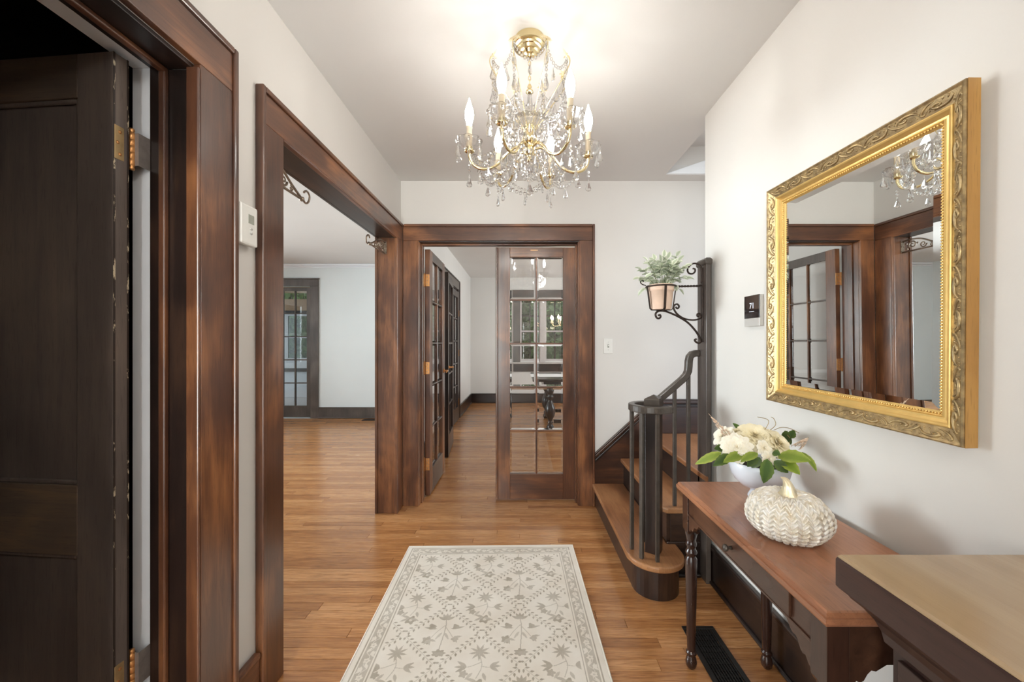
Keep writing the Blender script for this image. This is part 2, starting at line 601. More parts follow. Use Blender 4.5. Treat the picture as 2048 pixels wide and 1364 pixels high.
# ---- living room
ZL, YL = 2.592, 6.57
m = MB()
m.box(-6.4, -4.68, YL, 6.69, 0, ZL); m.box(-3.50, -1.06, YL, 6.69, 0, ZL); m.box(-4.68, -3.50, YL, 6.69, 2.23, ZL)
struct('wall_living_far', m, M_WALLL, 'pale blue white far wall of the living room', 'wall')
m = MB()
m.box(-6.4, -6.3, 1.3, 1.9, 0, ZL); m.box(-6.4, -6.3, 4.5, YL, 0, ZL); m.box(-6.4, -6.3, 1.9, 4.5, 0, 0.65); m.box(-6.4, -6.3, 1.9, 4.5, 2.35, ZL)
struct('wall_living_side', m, M_WALLL, 'pale living room wall with an opening for the added window', 'wall')
struct('wall_living_near', bx(-6.4, -1.06, 1.285, 1.40, 0, ZL), M_WALLL, 'pale living room wall backing the closet', 'wall')
struct('ceiling_living', bx(-6.4, -1.06, 1.285, 6.69, ZL, 2.66), M_CEIL, 'white living room ceiling', 'ceiling')
# wall between living and dining rooms
ZD, YD, XD = 2.636, 8.2, -1.04
m = MB()
m.box(-1.16, XD, 3.19, 5.06, 0, ZD); m.box(-1.16, XD, 6.46, 8.3, 0, ZD); m.box(-1.16, XD, 5.06, 6.46, 2.15, ZD)
struct('wall_dining_left', m, M_WALLD, 'pale grey left wall of the dining room with double doors', 'wall')
# dining room
wx = [(0.006, 0.42), (0.53, 0.95), (1.06, 1.48)]
m = MB()
m.box(-1.16, wx[0][0], YD, 8.32, 0, ZD); m.box(wx[0][0], wx[2][1], YD, 8.32, 0, 0.88); m.box(wx[0][0], wx[2][1], YD, 8.32, 2.19, ZD)
m.box(wx[0][1], wx[1][0], YD, 8.32, 0.88, 2.19); m.box(wx[1][1], wx[2][0], YD, 8.32, 0.88, 2.19); m.box(wx[2][1], 3.3, YD, 8.32, 0, ZD)
struct('wall_dining_far', m, M_WALLD, 'pale grey far wall of the dining room', 'wall')
m = MB()
m.box(3.2, 3.3, 3.19, 4.3, 0, ZD); m.box(3.2, 3.3, 7.3, YD, 0, ZD); m.box(3.2, 3.3, 4.3, 7.3, 0, 0.7); m.box(3.2, 3.3, 4.3, 7.3, 2.3, ZD)
struct('wall_dining_right', m, M_WALLD, 'pale grey dining room wall with an opening for the added window', 'wall')
struct('wall_dining_near', MB().box(2.5, 3.3, 3.1, 3.19, 0, ZD).box(-1.16, -1.06, 3.1, 3.19, ZC, ZD).box(-1.06, 2.5, 3.10, 3.19, 2.62, ZD), M_WALLD, 'pale grey dining room wall above the glazed doors', 'wall')
struct('ceiling_dining', bx(-1.16, 3.3, 3.19, 8.32, ZD, 2.70), M_CEIL, 'white dining room ceiling', 'ceiling')

# ---- baseboards
def baseboard(name, a, b, axis, face, side, h, mat, label, cap=True, shoe=True, t=0.02):
    """axis along which it runs; face coordinate; side = +1/-1 direction it protrudes"""
    def bb(lo, hi, z0, z1, d):
        f0, f1 = sorted((face, face + side * d))
        return bx(lo, hi, f0, f1, z0, z1) if axis == 'x' else bx(f0, f1, lo, hi, z0, z1)
    root = bb(a, b, 0, h - (0.022 if cap else 0), t).build(name, mat, None, 0.002, label=label, cat='baseboard', kind='structure')
    if cap: bb(a, b, h - 0.022, h, t * 1.25).build('cap_moulding', mat, root, 0.006)
    if shoe: bb(a, b, 0, 0.018, t * 1.7).build('shoe_moulding', mat, root, 0.008)
    return root


baseboard('baseboard_right', -1.3, 2.09, 'y', XR, -1, 0.197, M_DY, 'nearly black wooden baseboard along the right wall behind the table')
baseboard('baseboard_left', 1.262, 1.372, 'y', XL, 1, 0.19, M_TY, 'short dark baseboard between the closet door and the wide opening')
baseboard('baseboard_living', -3.386, -1.06, 'x', YL, -1, 0.185, M_GZ, 'dark brown baseboard of the living room far wall')
baseboard('baseboard_living_side', -6.3, -4.80, 'x', YL, -1, 0.185, M_GZ, 'dark brown baseboard left of the porch door')
baseboard('baseboard_dining', XD, 3.2, 'x', YD, -1, 0.20, M_DX, 'dark baseboard of the dining room far wall')
baseboard('baseboard_dining_left', 6.60, YD - 0.02, 'y', XD, 1, 0.20, M_DY, 'dark baseboard along the left dining room wall, far end')
baseboard('baseboard_dining_near', 3.20, 4.92, 'y', XD, 1, 0.20, M_DY, 'dark baseboard behind the open glazed door in dining room')
m = MB().box(-6.3, -1.06, YL - 0.05, YL, 2.555, ZL).box(-6.3, -1.06, YL - 0.025, YL, 2.53, 2.555)
struct('trim_2', m, M_WHITE, 'white crown moulding along the living room ceiling', 'trim', bevel=0.01)

# ---- door casings
def sweep_y(z0, z1, x0, x1, y0, y1): return bx(x0, x1, y0, y1, z0, z1)


# closet door casing (wall_left)
t3 = empty('trim_3', (-0.93, 1.2, 0), label='wide dark mahogany casing around the closet door at the left edge', cat='door casing', kind='structure')
F, BB = -0.913, -0.905
bx(XL, F, 1.115, 1.240, 0, 2.075).build('side_casing', M_TZ, t3, 0.003)
bx(XL, F, 0.20, 1.240, 2.075, 2.195).build('head_casing', M_TY, t3, 0.003)
bx(XL, F, 0.20, 0.325, 0, 2.075).build('side_casing', M_TZ, t3, 0.003)
bx(XL, BB, 1.240, 1.258, 0, 2.215).build('backband', M_TZ, t3, 0.004)
bx(XL, BB, 0.18, 1.240, 2.195, 2.215).build('backband', M_TY, t3, 0.004)
bx(-1.028, XL, 1.119, 1.135, 0, 2.062).build('jamb', M_DZ, t3, 0.002)
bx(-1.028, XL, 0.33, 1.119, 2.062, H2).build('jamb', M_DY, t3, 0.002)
bx(-1.028, XL, 0.33, 0.345, 0, 2.062).build('jamb', M_TZ, t3, 0.002)
bx(-0.948, -0.913, 1.106, 1.1145, 0, 2.062).build('edge_bead', M_TZ, t3, 0.003)
bx(-1.026, -1.006, 1.104, 1.119, 0, 2.05).build('door_stop', M_TZ, t3, 0.004)
bx(-1.026, -1.006, 0.345, 1.119, 2.047, 2.062).build('door_stop', M_TY, t3, 0.004)
bx(-1.062, -1.0285, 1.1195, 1.135, 0, 2.066).build('rebate', M_DZ, t3)
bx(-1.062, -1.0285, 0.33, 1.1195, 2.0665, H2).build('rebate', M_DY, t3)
tag(bx(-1.112, -1.0625, 1.1195, 1.1495, 0, 2.066).build('painted_edge', M_WHITE, t3), label='strip painted bluish white')
tag(bx(-1.112, -1.0625, 0.30, 1.1195, 2.0665, 2.10).build('painted_edge', M_WHITE, t3), label='strip painted bluish white')

# wide cased opening to the living room
t4 = empty('trim_4', (-0.93, 2.2, 0), label='wide mahogany cased opening between the hall and the living room', cat='door casing', kind='structure')
bx(XL, F, 1.394, 1.508, 0, 2.064).build('side_casing', M_TZ, t4, 0.003)
bx(XL, F, 2.908, 3.040, 0, 2.064).build('side_casing', M_TZ, t4, 0.003)
bx(XL, F, 1.394, 3.040, 2.064, 2.174).build('head_casing', M_TY, t4, 0.003)
bx(XL, BB, 1.376, 1.394, 0, 2.194).build('backband', M_TZ, t4, 0.004)
bx(XL, BB, 1.394, 3.040, 2.174, 2.194).build('backband', M_TY, t4, 0.004)
bx(-1.062, XL, 1.50, 1.515, 0, 2.06).build('jamb', M_TZ, t4, 0.002)
bx(-1.062, XL, 2.912, 2.925, 0, 2.06).build('jamb', M_TZ, t4, 0.002)
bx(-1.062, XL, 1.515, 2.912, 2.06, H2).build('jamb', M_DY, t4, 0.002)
bx(-0.9345, -0.912, 2.900, 2.908, 0, 2.057).build('edge_bead', M_TZ, t4, 0.003)
bx(-0.9345, -0.912, 1.508, 2.908, 2.056, 2.064).build('edge_bead', M_TY, t4, 0.003)
bx(-1.082, -1.0622, 2.905, 3.03, 0, 2.06).build('side_casing', M_TZ, t4, 0.003)
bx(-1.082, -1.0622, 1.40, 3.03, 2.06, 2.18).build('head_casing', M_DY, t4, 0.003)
bx(-1.082, -1.0622, 1.40, 1.51, 0, 2.06).build('side_casing', M_TZ, t4, 0.003)

# casing of the glazed double doors in the back wall
t5 = empty('trim_5', (-0.17, 3.05, 0), label='mahogany casing around the glazed double doors in the end wall', cat='door casing', kind='structure')
bx(-0.912, -0.795, 3.040, YB, 0, 2.071).build('side_casing', M_TZ, t5, 0.003)
bx(0.462, 0.566, 3.040, YB, 0, 2.071).build('side_casing', M_TZ, t5, 0.003)
bx(-0.912, 0.566, 3.040, YB, 2.071, 2.178).build('head_casing', M_TX, t5, 0.003)
bx(0.566, 0.583, 3.030, YB, 0, 2.198).build('backband', M_TZ, t5, 0.004)
bx(-0.905, 0.566, 3.030, YB, 2.178, 2.198).build('backband', M_TX, t5, 0.004)
bx(-0.80, -0.787, 3.053, 3.205, 0, 2.062).build('jamb', M_TZ, t5, 0.002)
bx(0.452, 0.465, 3.053, 3.205, 0, 2.062).build('jamb', M_TZ, t5, 0.002)
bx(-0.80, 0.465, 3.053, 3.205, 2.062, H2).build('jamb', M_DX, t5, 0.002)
bx(-0.787, -0.775, 3.10, 3.142, 0, 2.050).build('door_stop', M_TZ, t5, 0.003)
bx(0.440, 0.452, 3.10, 3.142, 0, 2.050).build('door_stop', M_TZ, t5, 0.003)
bx(-0.787, 0.452, 3.10, 3.142, 2.050, 2.062).build('door_stop', M_TX, t5, 0.003)
bx(-0.80, -0.790, 3.034, 3.0525, 0, 2.068).build('edge_bead', M_TZ, t5, 0.003)

# casing in the dining room's left wall
t6 = empty('trim_6', (XD, 5.75, 0), label='dark casing around double doors in the left dining room wall', cat='door casing', kind='structure')
bx(XD, XD + 0.02, 4.93, 5.05, 0, 2.15).build('side_casing', M_DZ, t6, 0.003)
bx(XD, XD + 0.02, 6.46, 6.585, 0, 2.15).build('side_casing', M_DZ, t6, 0.003)
bx(XD, XD + 0.02, 4.93, 6.585, 2.15, 2.28).build('head_casing', M_GZ, t6, 0.003)
bx(XD, XD + 0.03, 4.91, 6.605, 2.28, 2.30).build('backband', M_DY, t6, 0.003)
bx(XD, XD + 0.03, 6.585, 6.605, 0, 2.28).build('backband', M_DZ, t6, 0.003)
bx(-1.16, XD, 5.06, 5.075, 0, 2.14).build('jamb', M_DZ, t6)
bx(-1.16, XD, 6.445, 6.46, 0, 2.14).build('jamb', M_DZ, t6)
bx(-1.16, XD, 5.06, 6.46, 2.14, 2.15).build('jamb', M_DY, t6)

# casing of the porch door in the living room
t7 = empty('trim_7', (-4.09, YL, 0), label='weathered dark casing around the porch doors of the living room', cat='door casing', kind='structure')
bx(-3.52, -3.386, YL - 0.022, YL, 0, 2.22).build('side_casing', M_GZ, t7, 0.003)
bx(-4.794, -4.66, YL - 0.022, YL, 0, 2.22).build('side_casing', M_GZ, t7, 0.003)
bx(-4.794, -3.386, YL - 0.022, YL, 2.22, 2.335).build('head_casing', M_GZ, t7, 0.003)
bx(-4.80, -3.375, YL - 0.04, YL, 2.335, 2.352).build('backband', M_GZ, t7, 0.003)


# ---- glazed door leaves
def bevel_pane(x0, x1, z0, z1, yc, t=0.006, b=0.014):
    """solid glass with a bevelled border on both faces"""
    e = 0.0016
    vs, fs = [], []
    for sgn in (-1, 1):
        for d, yy in ((0, e / 2), (b, t / 2)):
            vs += [(x0 + d, yc + sgn * yy, z0 + d), (x1 - d, yc + sgn * yy, z0 + d), (x1 - d, yc + sgn * yy, z1 - d), (x0 + d, yc + sgn * yy, z1 - d)]
    for o in (0, 8):
        fs += [(o + i, o + (i + 1) % 4, o + 4 + (i + 1) % 4, o + 4 + i) for i in range(4)]
        fs.append((o + 4, o + 5, o + 6, o + 7))
    fs += [(i, (i + 1) % 4, 8 + (i + 1) % 4, 8 + i) for i in range(4)]
    return MB().add(vs, fs)


def glazed_leaf(name, label, w, h, t, stile, top, bottom, mv, mh, rows, loc, rz, mz, mx, z0=0.012, flip=1, pane=None, bev=True, handle=None, cols=2, hinge_side=None, group=None):
    """local: x from hinge edge 0..w*flip, y 0..t, z"""
    root = empty(name, loc, rz, label=label, cat='door', kind='structure', group=group)
    def B(x0, x1, za, zb, nm, mat, y0=0.0, y1=t, bev=0.0025):
        a, b = sorted((x0 * flip, x1 * flip))
        return bx(a, b, y0, y1, za, zb).build(nm, mat, root, bev, local=True)
    B(0, stile, z0, h, 'stile', mz); B(w - stile, w, z0, h, 'stile', mz)
    B(stile, w - stile, h - top, h, 'top_rail', mx); B(stile, w - stile, z0, z0 + bottom, 'bottom_rail', mx)
    gx0, gx1, gz0, gz1 = stile, w - stile, z0 + bottom, h - top
    cw = (gx1 - gx0 - mv * (cols - 1)) / cols
    rh = (gz1 - gz0 - mh * (rows - 1)) / rows
    for c in range(1, cols):
        B(gx0 + c * cw + (c - 1) * mv, gx0 + c * (cw + mv), gz0, gz1, 'muntin', mz, 0.004, t - 0.004, 0.004)
    for r in range(1, rows):
        za = gz0 + r * rh + (r - 1) * mh
        for c in range(cols):
            xa = gx0 + c * (cw + mv)
            B(xa, xa + cw, za, za + mh, 'muntin', mx, 0.004, t - 0.004, 0.004)
    for r in range(rows):
        for c in range(cols):
            xa, za = gx0 + c * (cw + mv), gz0 + r * (rh + mh)
            a, b = sorted((xa * flip, (xa + cw) * flip))
            if bev: bevel_pane(a, b, za, za + rh, t / 2).build('pane', pane or M_PANE, root, local=True)
            else: bx(a, b, t / 2 - 0.002, t / 2 + 0.002, za, za + rh).build('pane', pane or M_THIN, root, local=True)
            # glazing beads round the pane, near face
            for (u0, u1, v0, v1) in ((a, b, za, za + 0.007), (a, b, za + rh - 0.007, za + rh), (a, a + 0.007, za, za + rh), (b - 0.007, b, za, za + rh)):
                pass
    return root


# right leaf: closed
dr = glazed_leaf('door_1', 'closed right leaf of the glazed double doors, ten glass panes', 0.622, 2.043, 0.042, 0.097, 0.078, 0.205, 0.014, 0.014, 5,
                 (0.444, 3.145, 0), 0, M_TZ, M_TX, flip=-1)
bx(-0.640, -0.6225, -0.006, 0.042, 0.012, 2.043).build('astragal', M_TZ, dr, 0.004, local=True)
MB().box(-0.36, -0.30, -0.002, 0.0, 2.018, 2.022).build('catch', M_HINGE, dr, local=True)
# left leaf: open into the dining room, hinged on the left jamb
dl = glazed_leaf('door_2', 'open left leaf of the glazed double doors, seen edge on', 0.625, 2.046, 0.042, 0.097, 0.078, 0.205, 0.014, 0.014, 5,
                 (-0.7436, 3.222, 0), R(90), M_TZ, M_GZ)


def butt_hinge(parent, x, y, z, mat, h=0.10, w=0.034):
    """on the leaf edge facing the camera; local coordinates"""
    hg = bx(x - 0.003, x, y, y + w, z - h / 2, z + h / 2).build('hinge', mat, parent, 0.001, local=True)
    MB().lathe([(0.0, -h / 2 - 0.008), (0.007, -h / 2 - 0.004), (0.0065, -h / 2), (0.0065, h / 2), (0.007, h / 2 + 0.004), (0.0, h / 2 + 0.008)], (x - 0.006, y + w + 0.007, z), 10).build('hinge_pin', mat, hg, local=True)
    for dz in (-0.03, 0, 0.03):
        MB().lathe([(0.0045, -0.001), (0.003, 0.0008), (0.0, 0.001)], (0, 0, 0), 8, M=Matrix.Translation((x - 0.003, y + w * 0.5, z + dz)) @ Matrix.Rotation(-PI / 2, 4, 'Y')).build('screw', M_STEEL, hg, local=True)
    return hg


for zz in (1.79, 1.065, 0.27):
    butt_hinge(dl, 0.0, 0.004, zz, M_HINGE)


def lever(parent, x, y, z, sgn, mat):
    h = MB().lathe([(0.0, 0), (0.022, 0.0), (0.022, 0.004), (0.008, 0.008), (0.008, 0.035), (0.0, 0.037)], (0, 0, 0), 14, M=Matrix.Translation((x, y, z)) @ Matrix.Rotation(PI / 2 * sgn, 4, 'X')).build('door_knob', mat, parent, local=True)
    yy = y - sgn * 0.038
    MB().tube([(x, yy, z), (x - 0.03, yy, z + 0.004), (x - 0.07, yy - sgn * 0.004, z - 0.004), (x - 0.085, yy, z - 0.012)], [0.008, 0.008, 0.007, 0.005], 8).build('lever', mat, h, local=True)


lever(dl, 0.585, 0.0, 1.0, 1, M_HINGE)

# double doors in the dining room's left wall
d3 = glazed_leaf('door_3', 'far leaf of the double doors in the left dining room wall', 0.69, 2.10, 0.04, 0.105, 0.10, 0.22, 0.018, 0.018, 5,
                 (XD - 0.01, 6.445, 0), R(-90), M_DZ, M_DZ)
MB().lathe([(0.0, 0), (0.024, 0.0), (0.024, 0.005), (0.012, 0.009), (0.0, 0.01)], (0, 0, 0), 14, M=Matrix.Translation((0.64, 0.04, 1.22)) @ Matrix.Rotation(-PI / 2, 4, 'X')).build('lock_plate', M_BRASS, d3, local=True)
for zz in (1.75, 1.1, 0.3):
    bx(0.002, 0.03, 0.04, 0.046, zz - 0.05, zz + 0.05).build('hinge', M_HINGE, d3, local=True)
d4 = glazed_leaf('door_4', 'near leaf of those double doors, folded back along the dining room wall', 0.68, 2.05, 0.04, 0.105, 0.10, 0.22, 0.018, 0.018, 5,
                 (-0.885, 4.95, 0), R(-90) - R(-5), M_DZ, M_DZ)
lever(d4, 0.62, 0.04, 1.0, -1, M_HINGE)

# porch doors of the living room
glazed_leaf('door_5', 'right porch door leaf of the living room with ten panes', 0.57, 2.20, 0.045, 0.085, 0.055, 0.19, 0.02, 0.018, 5,
            (-3.52, YL + 0.02, 0), 0, M_GZ, M_GZ, flip=-1, pane=M_THIN, bev=False)
glazed_leaf('door_6', 'left porch door leaf of the living room, seen in the mirror', 0.57, 2.20, 0.045, 0.085, 0.055, 0.19, 0.02, 0.018, 5,
            (-4.66, YL + 0.02, 0), 0, M_GZ, M_GZ, pane=M_THIN, bev=False)

# ---- dining room windows
def sash_window(name, label, x0, x1, z0, z1, y, light):
    root = empty(name, ((x0 + x1) / 2, y, z0), label=label, cat='window', kind='structure')
    f = 0.012
    for nm, a in (('frame', (x0, x0 + f, y + 0.02, y + 0.11, z0, z1)), ('frame', (x1 - f, x1, y + 0.02, y + 0.11, z0, z1)), ('frame', (x0, x1, y + 0.02, y + 0.11, z0, z0 + f)), ('frame', (x0, x1, y + 0.02, y + 0.11, z1 - f, z1))):
        bx(*a).build(nm, light, root)
    zm = 1.50
    for zl, zh, yy in ((zm - 0.012, z1 - f, y + 0.085), (z0 + f, zm + 0.025, y + 0.055)):
        s = MB()
        for a in ((x0 + f, x0 + f + 0.018, zl, zh), (x1 - f - 0.018, x1 - f, zl, zh), (x0 + f + 0.018, x1 - f - 0.018, zl, zl + 0.03), (x0 + f + 0.018, x1 - f - 0.018, zh - 0.03, zh)):
            s.box(a[0], a[1], yy, yy + 0.03, a[2], a[3])
        sa = s.build('sash', light, root)
        xm, zmid = (x0 + x1) / 2, (zl + zh) / 2
        bx(xm - 0.011, xm + 0.011, yy + 0.004, yy + 0.026, zl + 0.03, zh - 0.03).build('muntin', M_DZ, sa)
        for xa, xb in ((x0 + f + 0.018, xm - 0.011), (xm + 0.011, x1 - f - 0.018)):
            bx(xa, xb, yy + 0.004, yy + 0.026, zmid - 0.011, zmid + 0.011).build('muntin', M_DX, sa)
            for za, zb in ((zl + 0.03, zmid - 0.011), (zmid + 0.011, zh - 0.03)):
                bx(xa, xb, yy + 0.013, yy + 0.017, za, zb).build('pane', M_THIN, sa)
    return root


M_SASH = plain('pale_sash_paint', (0.52, 0.48, 0.46), 0.45, var=0.05)
names = ['left of the three dining room windows, pale sash with dark bars', 'middle of the three dining room windows', 'right of the three dining room windows, behind the door stile']
for i, (a, b) in enumerate(wx):
    sash_window('window_%d' % (i + 1), names[i], a, b, 0.88, 2.19, YD, M_SASH)
t8 = empty('trim_8', (0.74, YD, 0.8), label='dark casing and sill around the dining room windows', cat='window casing', kind='structure')
bx(-0.14, wx[0][0], YD - 0.022, YD, 0.86, 2.19).build('side_casing', M_GZ, t8, 0.003)
bx(wx[0][1], wx[1][0], YD - 0.022, YD, 0.86, 2.19).build('mullion', M_SASH, t8, 0.003)
bx(wx[1][1], wx[2][0], YD - 0.022, YD, 0.86, 2.19).build('mullion', M_SASH, t8, 0.003)
bx(wx[2][1], 1.62, YD - 0.022, YD, 0.86, 2.19).build('side_casing', M_GZ, t8, 0.003)
bx(-0.16, 1.64, YD - 0.03, YD, 2.19, 2.37).build('head_casing', M_DX, t8, 0.003)
bx(-0.18, 1.66, YD - 0.08, YD, 0.825, 0.86).build('sill', M_SASH, t8, 0.005)
bx(-0.14, 1.62, YD - 0.025, YD, 0.66, 0.825).build('apron', M_DX, t8, 0.003)


def big_window(name, label, p0, p1, z0, z1, axis, face, n):
    """n lights side by side in an opening; axis = direction it runs"""
    root = empty(name, (0, 0, 0), label=label, cat='window', kind='structure')
    def B(a, b, za, zb, d0, d1):
        return bx(a, b, face + d0, face + d1, za, zb) if axis == 'x' else bx(face + d0, face + d1, a, b, za, zb)
    B(p0, p1, z0, z0 + 0.05, -.03, .03).build('frame', M_WHITE, root); B(p0, p1, z1 - 0.05, z1, -.03, .03).build('frame', M_WHITE, root)
    for i in range(n + 1):
        c = p0 + (p1 - p0) * i / n
        a, b = max(p0, c - 0.04), min(p1, c + 0.04)
        B(a, b, z0 + 0.05, z1 - 0.05, -.03, .03).build('mullion', M_WHITE, root)
        if i < n:
            B(b, p0 + (p1 - p0) * (i + 1) / n - 0.04, z0 + 0.05, z1 - 0.05, -.002, .002).build('pane', M_THIN, root)
            zc = (z0 + z1) / 2
            B(b, p0 + (p1 - p0) * (i + 1) / n - 0.04, zc - 0.02, zc + 0.02, -.02, .02).build('meeting_rail', M_WHITE, root)
    return root


big_window('window_4', 'unseen wide white window added to bring daylight into the living room', 1.9, 4.5, 0.65, 2.35, 'y', -6.35, 3)  # unseen window added around the living room lamp
big_window('window_5', 'unseen white window added to light the dining room', 4.3, 7.3, 0.7, 2.3, 'y', 3.25, 3)  # frame added around the dining room lamp, out of view
big_window('window_6', 'unseen narrow sidelight added behind the viewer to light the hall', -0.93, -0.43, 0.28, 2.42, 'x', -1.36, 1)  # unseen sidelight added in front of the hall's area lamp

# ---- porch beyond the living room
M_TAN = plain('tan_porch_boards', (0.50, 0.33, 0.20), 0.6, var=0.1)
m = MB()
m.box(-7.2, -3.0, 9.0, 9.1, 0, 0.60)
struct('wall_porch', m, M_WHITE, 'white knee wall of the sun porch', 'wall')
struct('wall_porch_right', bx(-3.1, -3.0, 6.69, 9.0, 0, 2.45), M_WHITE, 'white end wall of the sun porch', 'wall')
struct('floor_porch', bx(-7.2, -3.0, 6.57, 9.1, -0.1, -0.005), M_WHITE, 'pale painted porch floor', 'floor')
struct('ceiling_porch', bx(-7.2, -3.0, 6.69, 9.1, 2.42, 2.50), M_TAN, 'tan boarded porch ceiling', 'ceiling')
struct('trim_9', bx(-7.2, -3.0, 8.93, 9.08, 2.0, 2.26), M_TAN, 'tan beam above the porch windows', 'trim')
struct('light_wedge0', bx(-7.2, -3.0, 8.95, 9.08, 1.93, 2.0), M_DX, 'dark strip beneath the tan porch beam', 'trim')
struct('light_wedge1', bx(-7.2, -3.0, 8.90, 9.1, 0.60, 0.68), M_DX, 'dark strip above the porch knee wall', 'trim')  # dark strip filling the gap between knee wall and sill
struct('light_wedge2', bx(-7.2, -3.0, 8.92, 9.1, 0.68, 0.86), M_WHITE, 'white sill below the porch windows', 'trim')
big_window('window_7', 'row of white framed porch windows', -7.2, -3.0, 0.86, 1.93, 'x', 9.04, 7)

# ================================================================== CLOSET DOOR (open, left edge)
cd = empty('closet_door', (-1.079, 1.034, 0), R(180 - 5.4), 'dark panelled closet door standing open at the left edge, paint chipped at its edge', 'door')
# local: x runs from the hinge edge to the free edge; y towards the viewer is negative world -> local +y
TH, DW, DH = 0.038, 0.755, 2.052


def chipped():
    t = NT('chipped_dark_paint')
    v = t.coord((30, 30, 9))
    f = t.noise(v, 2.0, 6, 0.7)
    g = t.noise(t.coord((60, 4, 2.5)), 1.0, 3)
    k = t.ramp(t.math('ADD', t.math('MULTIPLY', f, 0.7), t.math('MULTIPLY', g, 0.3)), [(0.56, (0, 0, 0)), (0.59, (1, 1, 1))])
    t.bsdf(t.mix(k, (0.030, 0.018, 0.013), (0.62, 0.52, 0.36)), 0.45)
    return t.m


M_CHIP = chipped()
M_CDOOR = wood('smoked_dark_door', 'z', (0.085, 0.068, 0.060), (0.13, 0.103, 0.089), (0.19, 0.145, 0.115), rough=0.46, coat=0.35)
M_CDOORX = wood('smoked_dark_door_rail', 'x', (0.08, 0.062, 0.05), (0.135, 0.098, 0.07), (0.25, 0.16, 0.085), rough=0.46, coat=0.35)


def CB(x0, x1, z0, z1, y0, y1, nm, mat, bev=0.002):
    return bx(x0, x1, -y1, -y0, z0, z1).build(nm, mat, cd, bev, local=True)


# y measured from the front face (0) to the back (-TH): the local -y is away from the viewer
CB(0.0, 0.107, 0.01, DH, 0, TH, 'stile', M_CDOOR); CB(DW - 0.107, DW, 0.01, DH, 0, TH, 'stile', M_CDOOR)
CB(0.107, DW - 0.107, 1.935, DH, 0, TH, 'top_rail', M_CDOORX)
CB(0.107, DW - 0.107, 0.707, 0.895, 0, TH, 'mid_rail', M_CDOORX)
CB(0.107, DW - 0.107, 0.01, 0.24, 0, TH, 'bottom_rail', M_CDOORX)
for za, zb in ((0.895, 1.935), (0.24, 0.707)):
    CB(0.107, DW - 0.107, za, zb, 0.013, TH - 0.012, 'panel', M_CDOOR, 0)
    for a in ((0.107, 0.117, za, zb), (DW - 0.117, DW - 0.107, za, zb), (0.117, DW - 0.117, za, za + 0.012), (0.117, DW - 0.117, zb - 0.012, zb)):
        CB(*a, 0.004, 0.013, 'panel_moulding', M_CDOOR, 0.004)
# worn edges
tag(bx(-0.0008, 0.0, -0.005, 0.0, 0.012, DH).build('worn_edge', M_CHIP, cd, local=True), label='chipped paint along the edge')
tag(bx(-0.0008, 0.0, -TH, -TH + 0.0045, 0.012, DH).build('worn_edge', M_CHIP, cd, local=True), label='chipped paint along the edge')
for zc in (1.815, 0.37):
    hg = bx(-1.0785, -1.0765, 1.036, 1.074, zc - 0.045, zc + 0.045).build('hinge', M_HBRASS, cd, 0.0008)
    MB().lathe([(0, -0.058), (0.006, -0.057), (0.007, -0.051), (0.0045, -0.047), (0.0075, -0.045), (0.0075, -0.0275), (0.0068, -0.027), (0.0075, -0.0265), (0.0075, -0.0095), (0.0068, -0.009), (0.0075, -0.0085),
                 (0.0075, 0.0085), (0.0068, 0.009), (0.0075, 0.0095), (0.0075, 0.0265), (0.0068, 0.027), (0.0075, 0.0275), (0.0075, 0.045), (0.0045, 0.047), (0.007, 0.051), (0.006, 0.057), (0, 0.058)], (-1.078, 1.083, zc), 14).build('hinge_pin', M_HINGE, hg)
    bx(-1.078, -1.060, 1.084, 1.086, zc - 0.045, zc + 0.045).build('hinge_leaf', M_STEEL, hg)
    bx(-1.062, -1.060, 1.086, 1.118, zc - 0.045, zc + 0.045).build('hinge_leaf', M_STEEL, hg)
    for yy, dz in ((1.050, 0.03), (1.044, 0.0), (1.050, -0.03)):
        MB().lathe([(0.005, 0), (0.004, 0.0012), (0.0, 0.0014)], (0, 0, 0), 8, M=Matrix.Translation((-1.0765, yy, zc + dz)) @ Matrix.Rotation(PI / 2, 4, 'Y')).build('screw', M_HINGE, hg)

# ================================================================== STAIRCASE
st = empty('staircase', (1.0, 2.6, 0), label='oak stair with dark risers, rounded bottom step and slim square balusters', cat='staircase')


def arc(cx, cy, r, a0, a1, n=16):
    return [(cx + r * math.cos(R(a0 + (a1 - a0) * i / n)), cy + r * math.sin(R(a0 + (a1 - a0) * i / n))) for i in range(n + 1)]


T1 = [(0.560, 3.033), (0.560, 2.04)] + arc(0.705, 2.04, 0.145, 180, 360) + [(0.850, 2.128), (0.804, 2.128), (0.804, 3.033)]
MB().prism(T1, 'z', 0.150, 0.181).build('tread', M_TREAD, st, 0.011, seg=3)
R1 = [(0.588, 3.033), (0.588, 2.04)] + arc(0.705, 2.04, 0.117, 180, 360) + [(0.822, 2.128), (0.80, 2.128), (0.80, 3.033)]
MB().prism(R1, 'z', 0.0, 0.1495).build('riser', M_DZ, st)
T2 = [(0.780, 3.033), (0.780, 2.140), (0.800, 2.115), (1.010, 2.115), (1.010, 3.033)]
MB().prism(T2, 'z', 0.346, 0.377).build('tread', M_TREAD, st, 0.008, seg=3)
MB().prism([(0.806, 3.033), (0.806, 2.145), (1.008, 2.145), (1.008, 3.033)], 'z', 0.1815, 0.3455).build('riser', M_DY, st)
T3 = [(0.980, 3.033), (0.980, 2.058), (0.996, 2.058), (0.996, 2.185), (2.49, 2.185), (2.49, 3.033)]
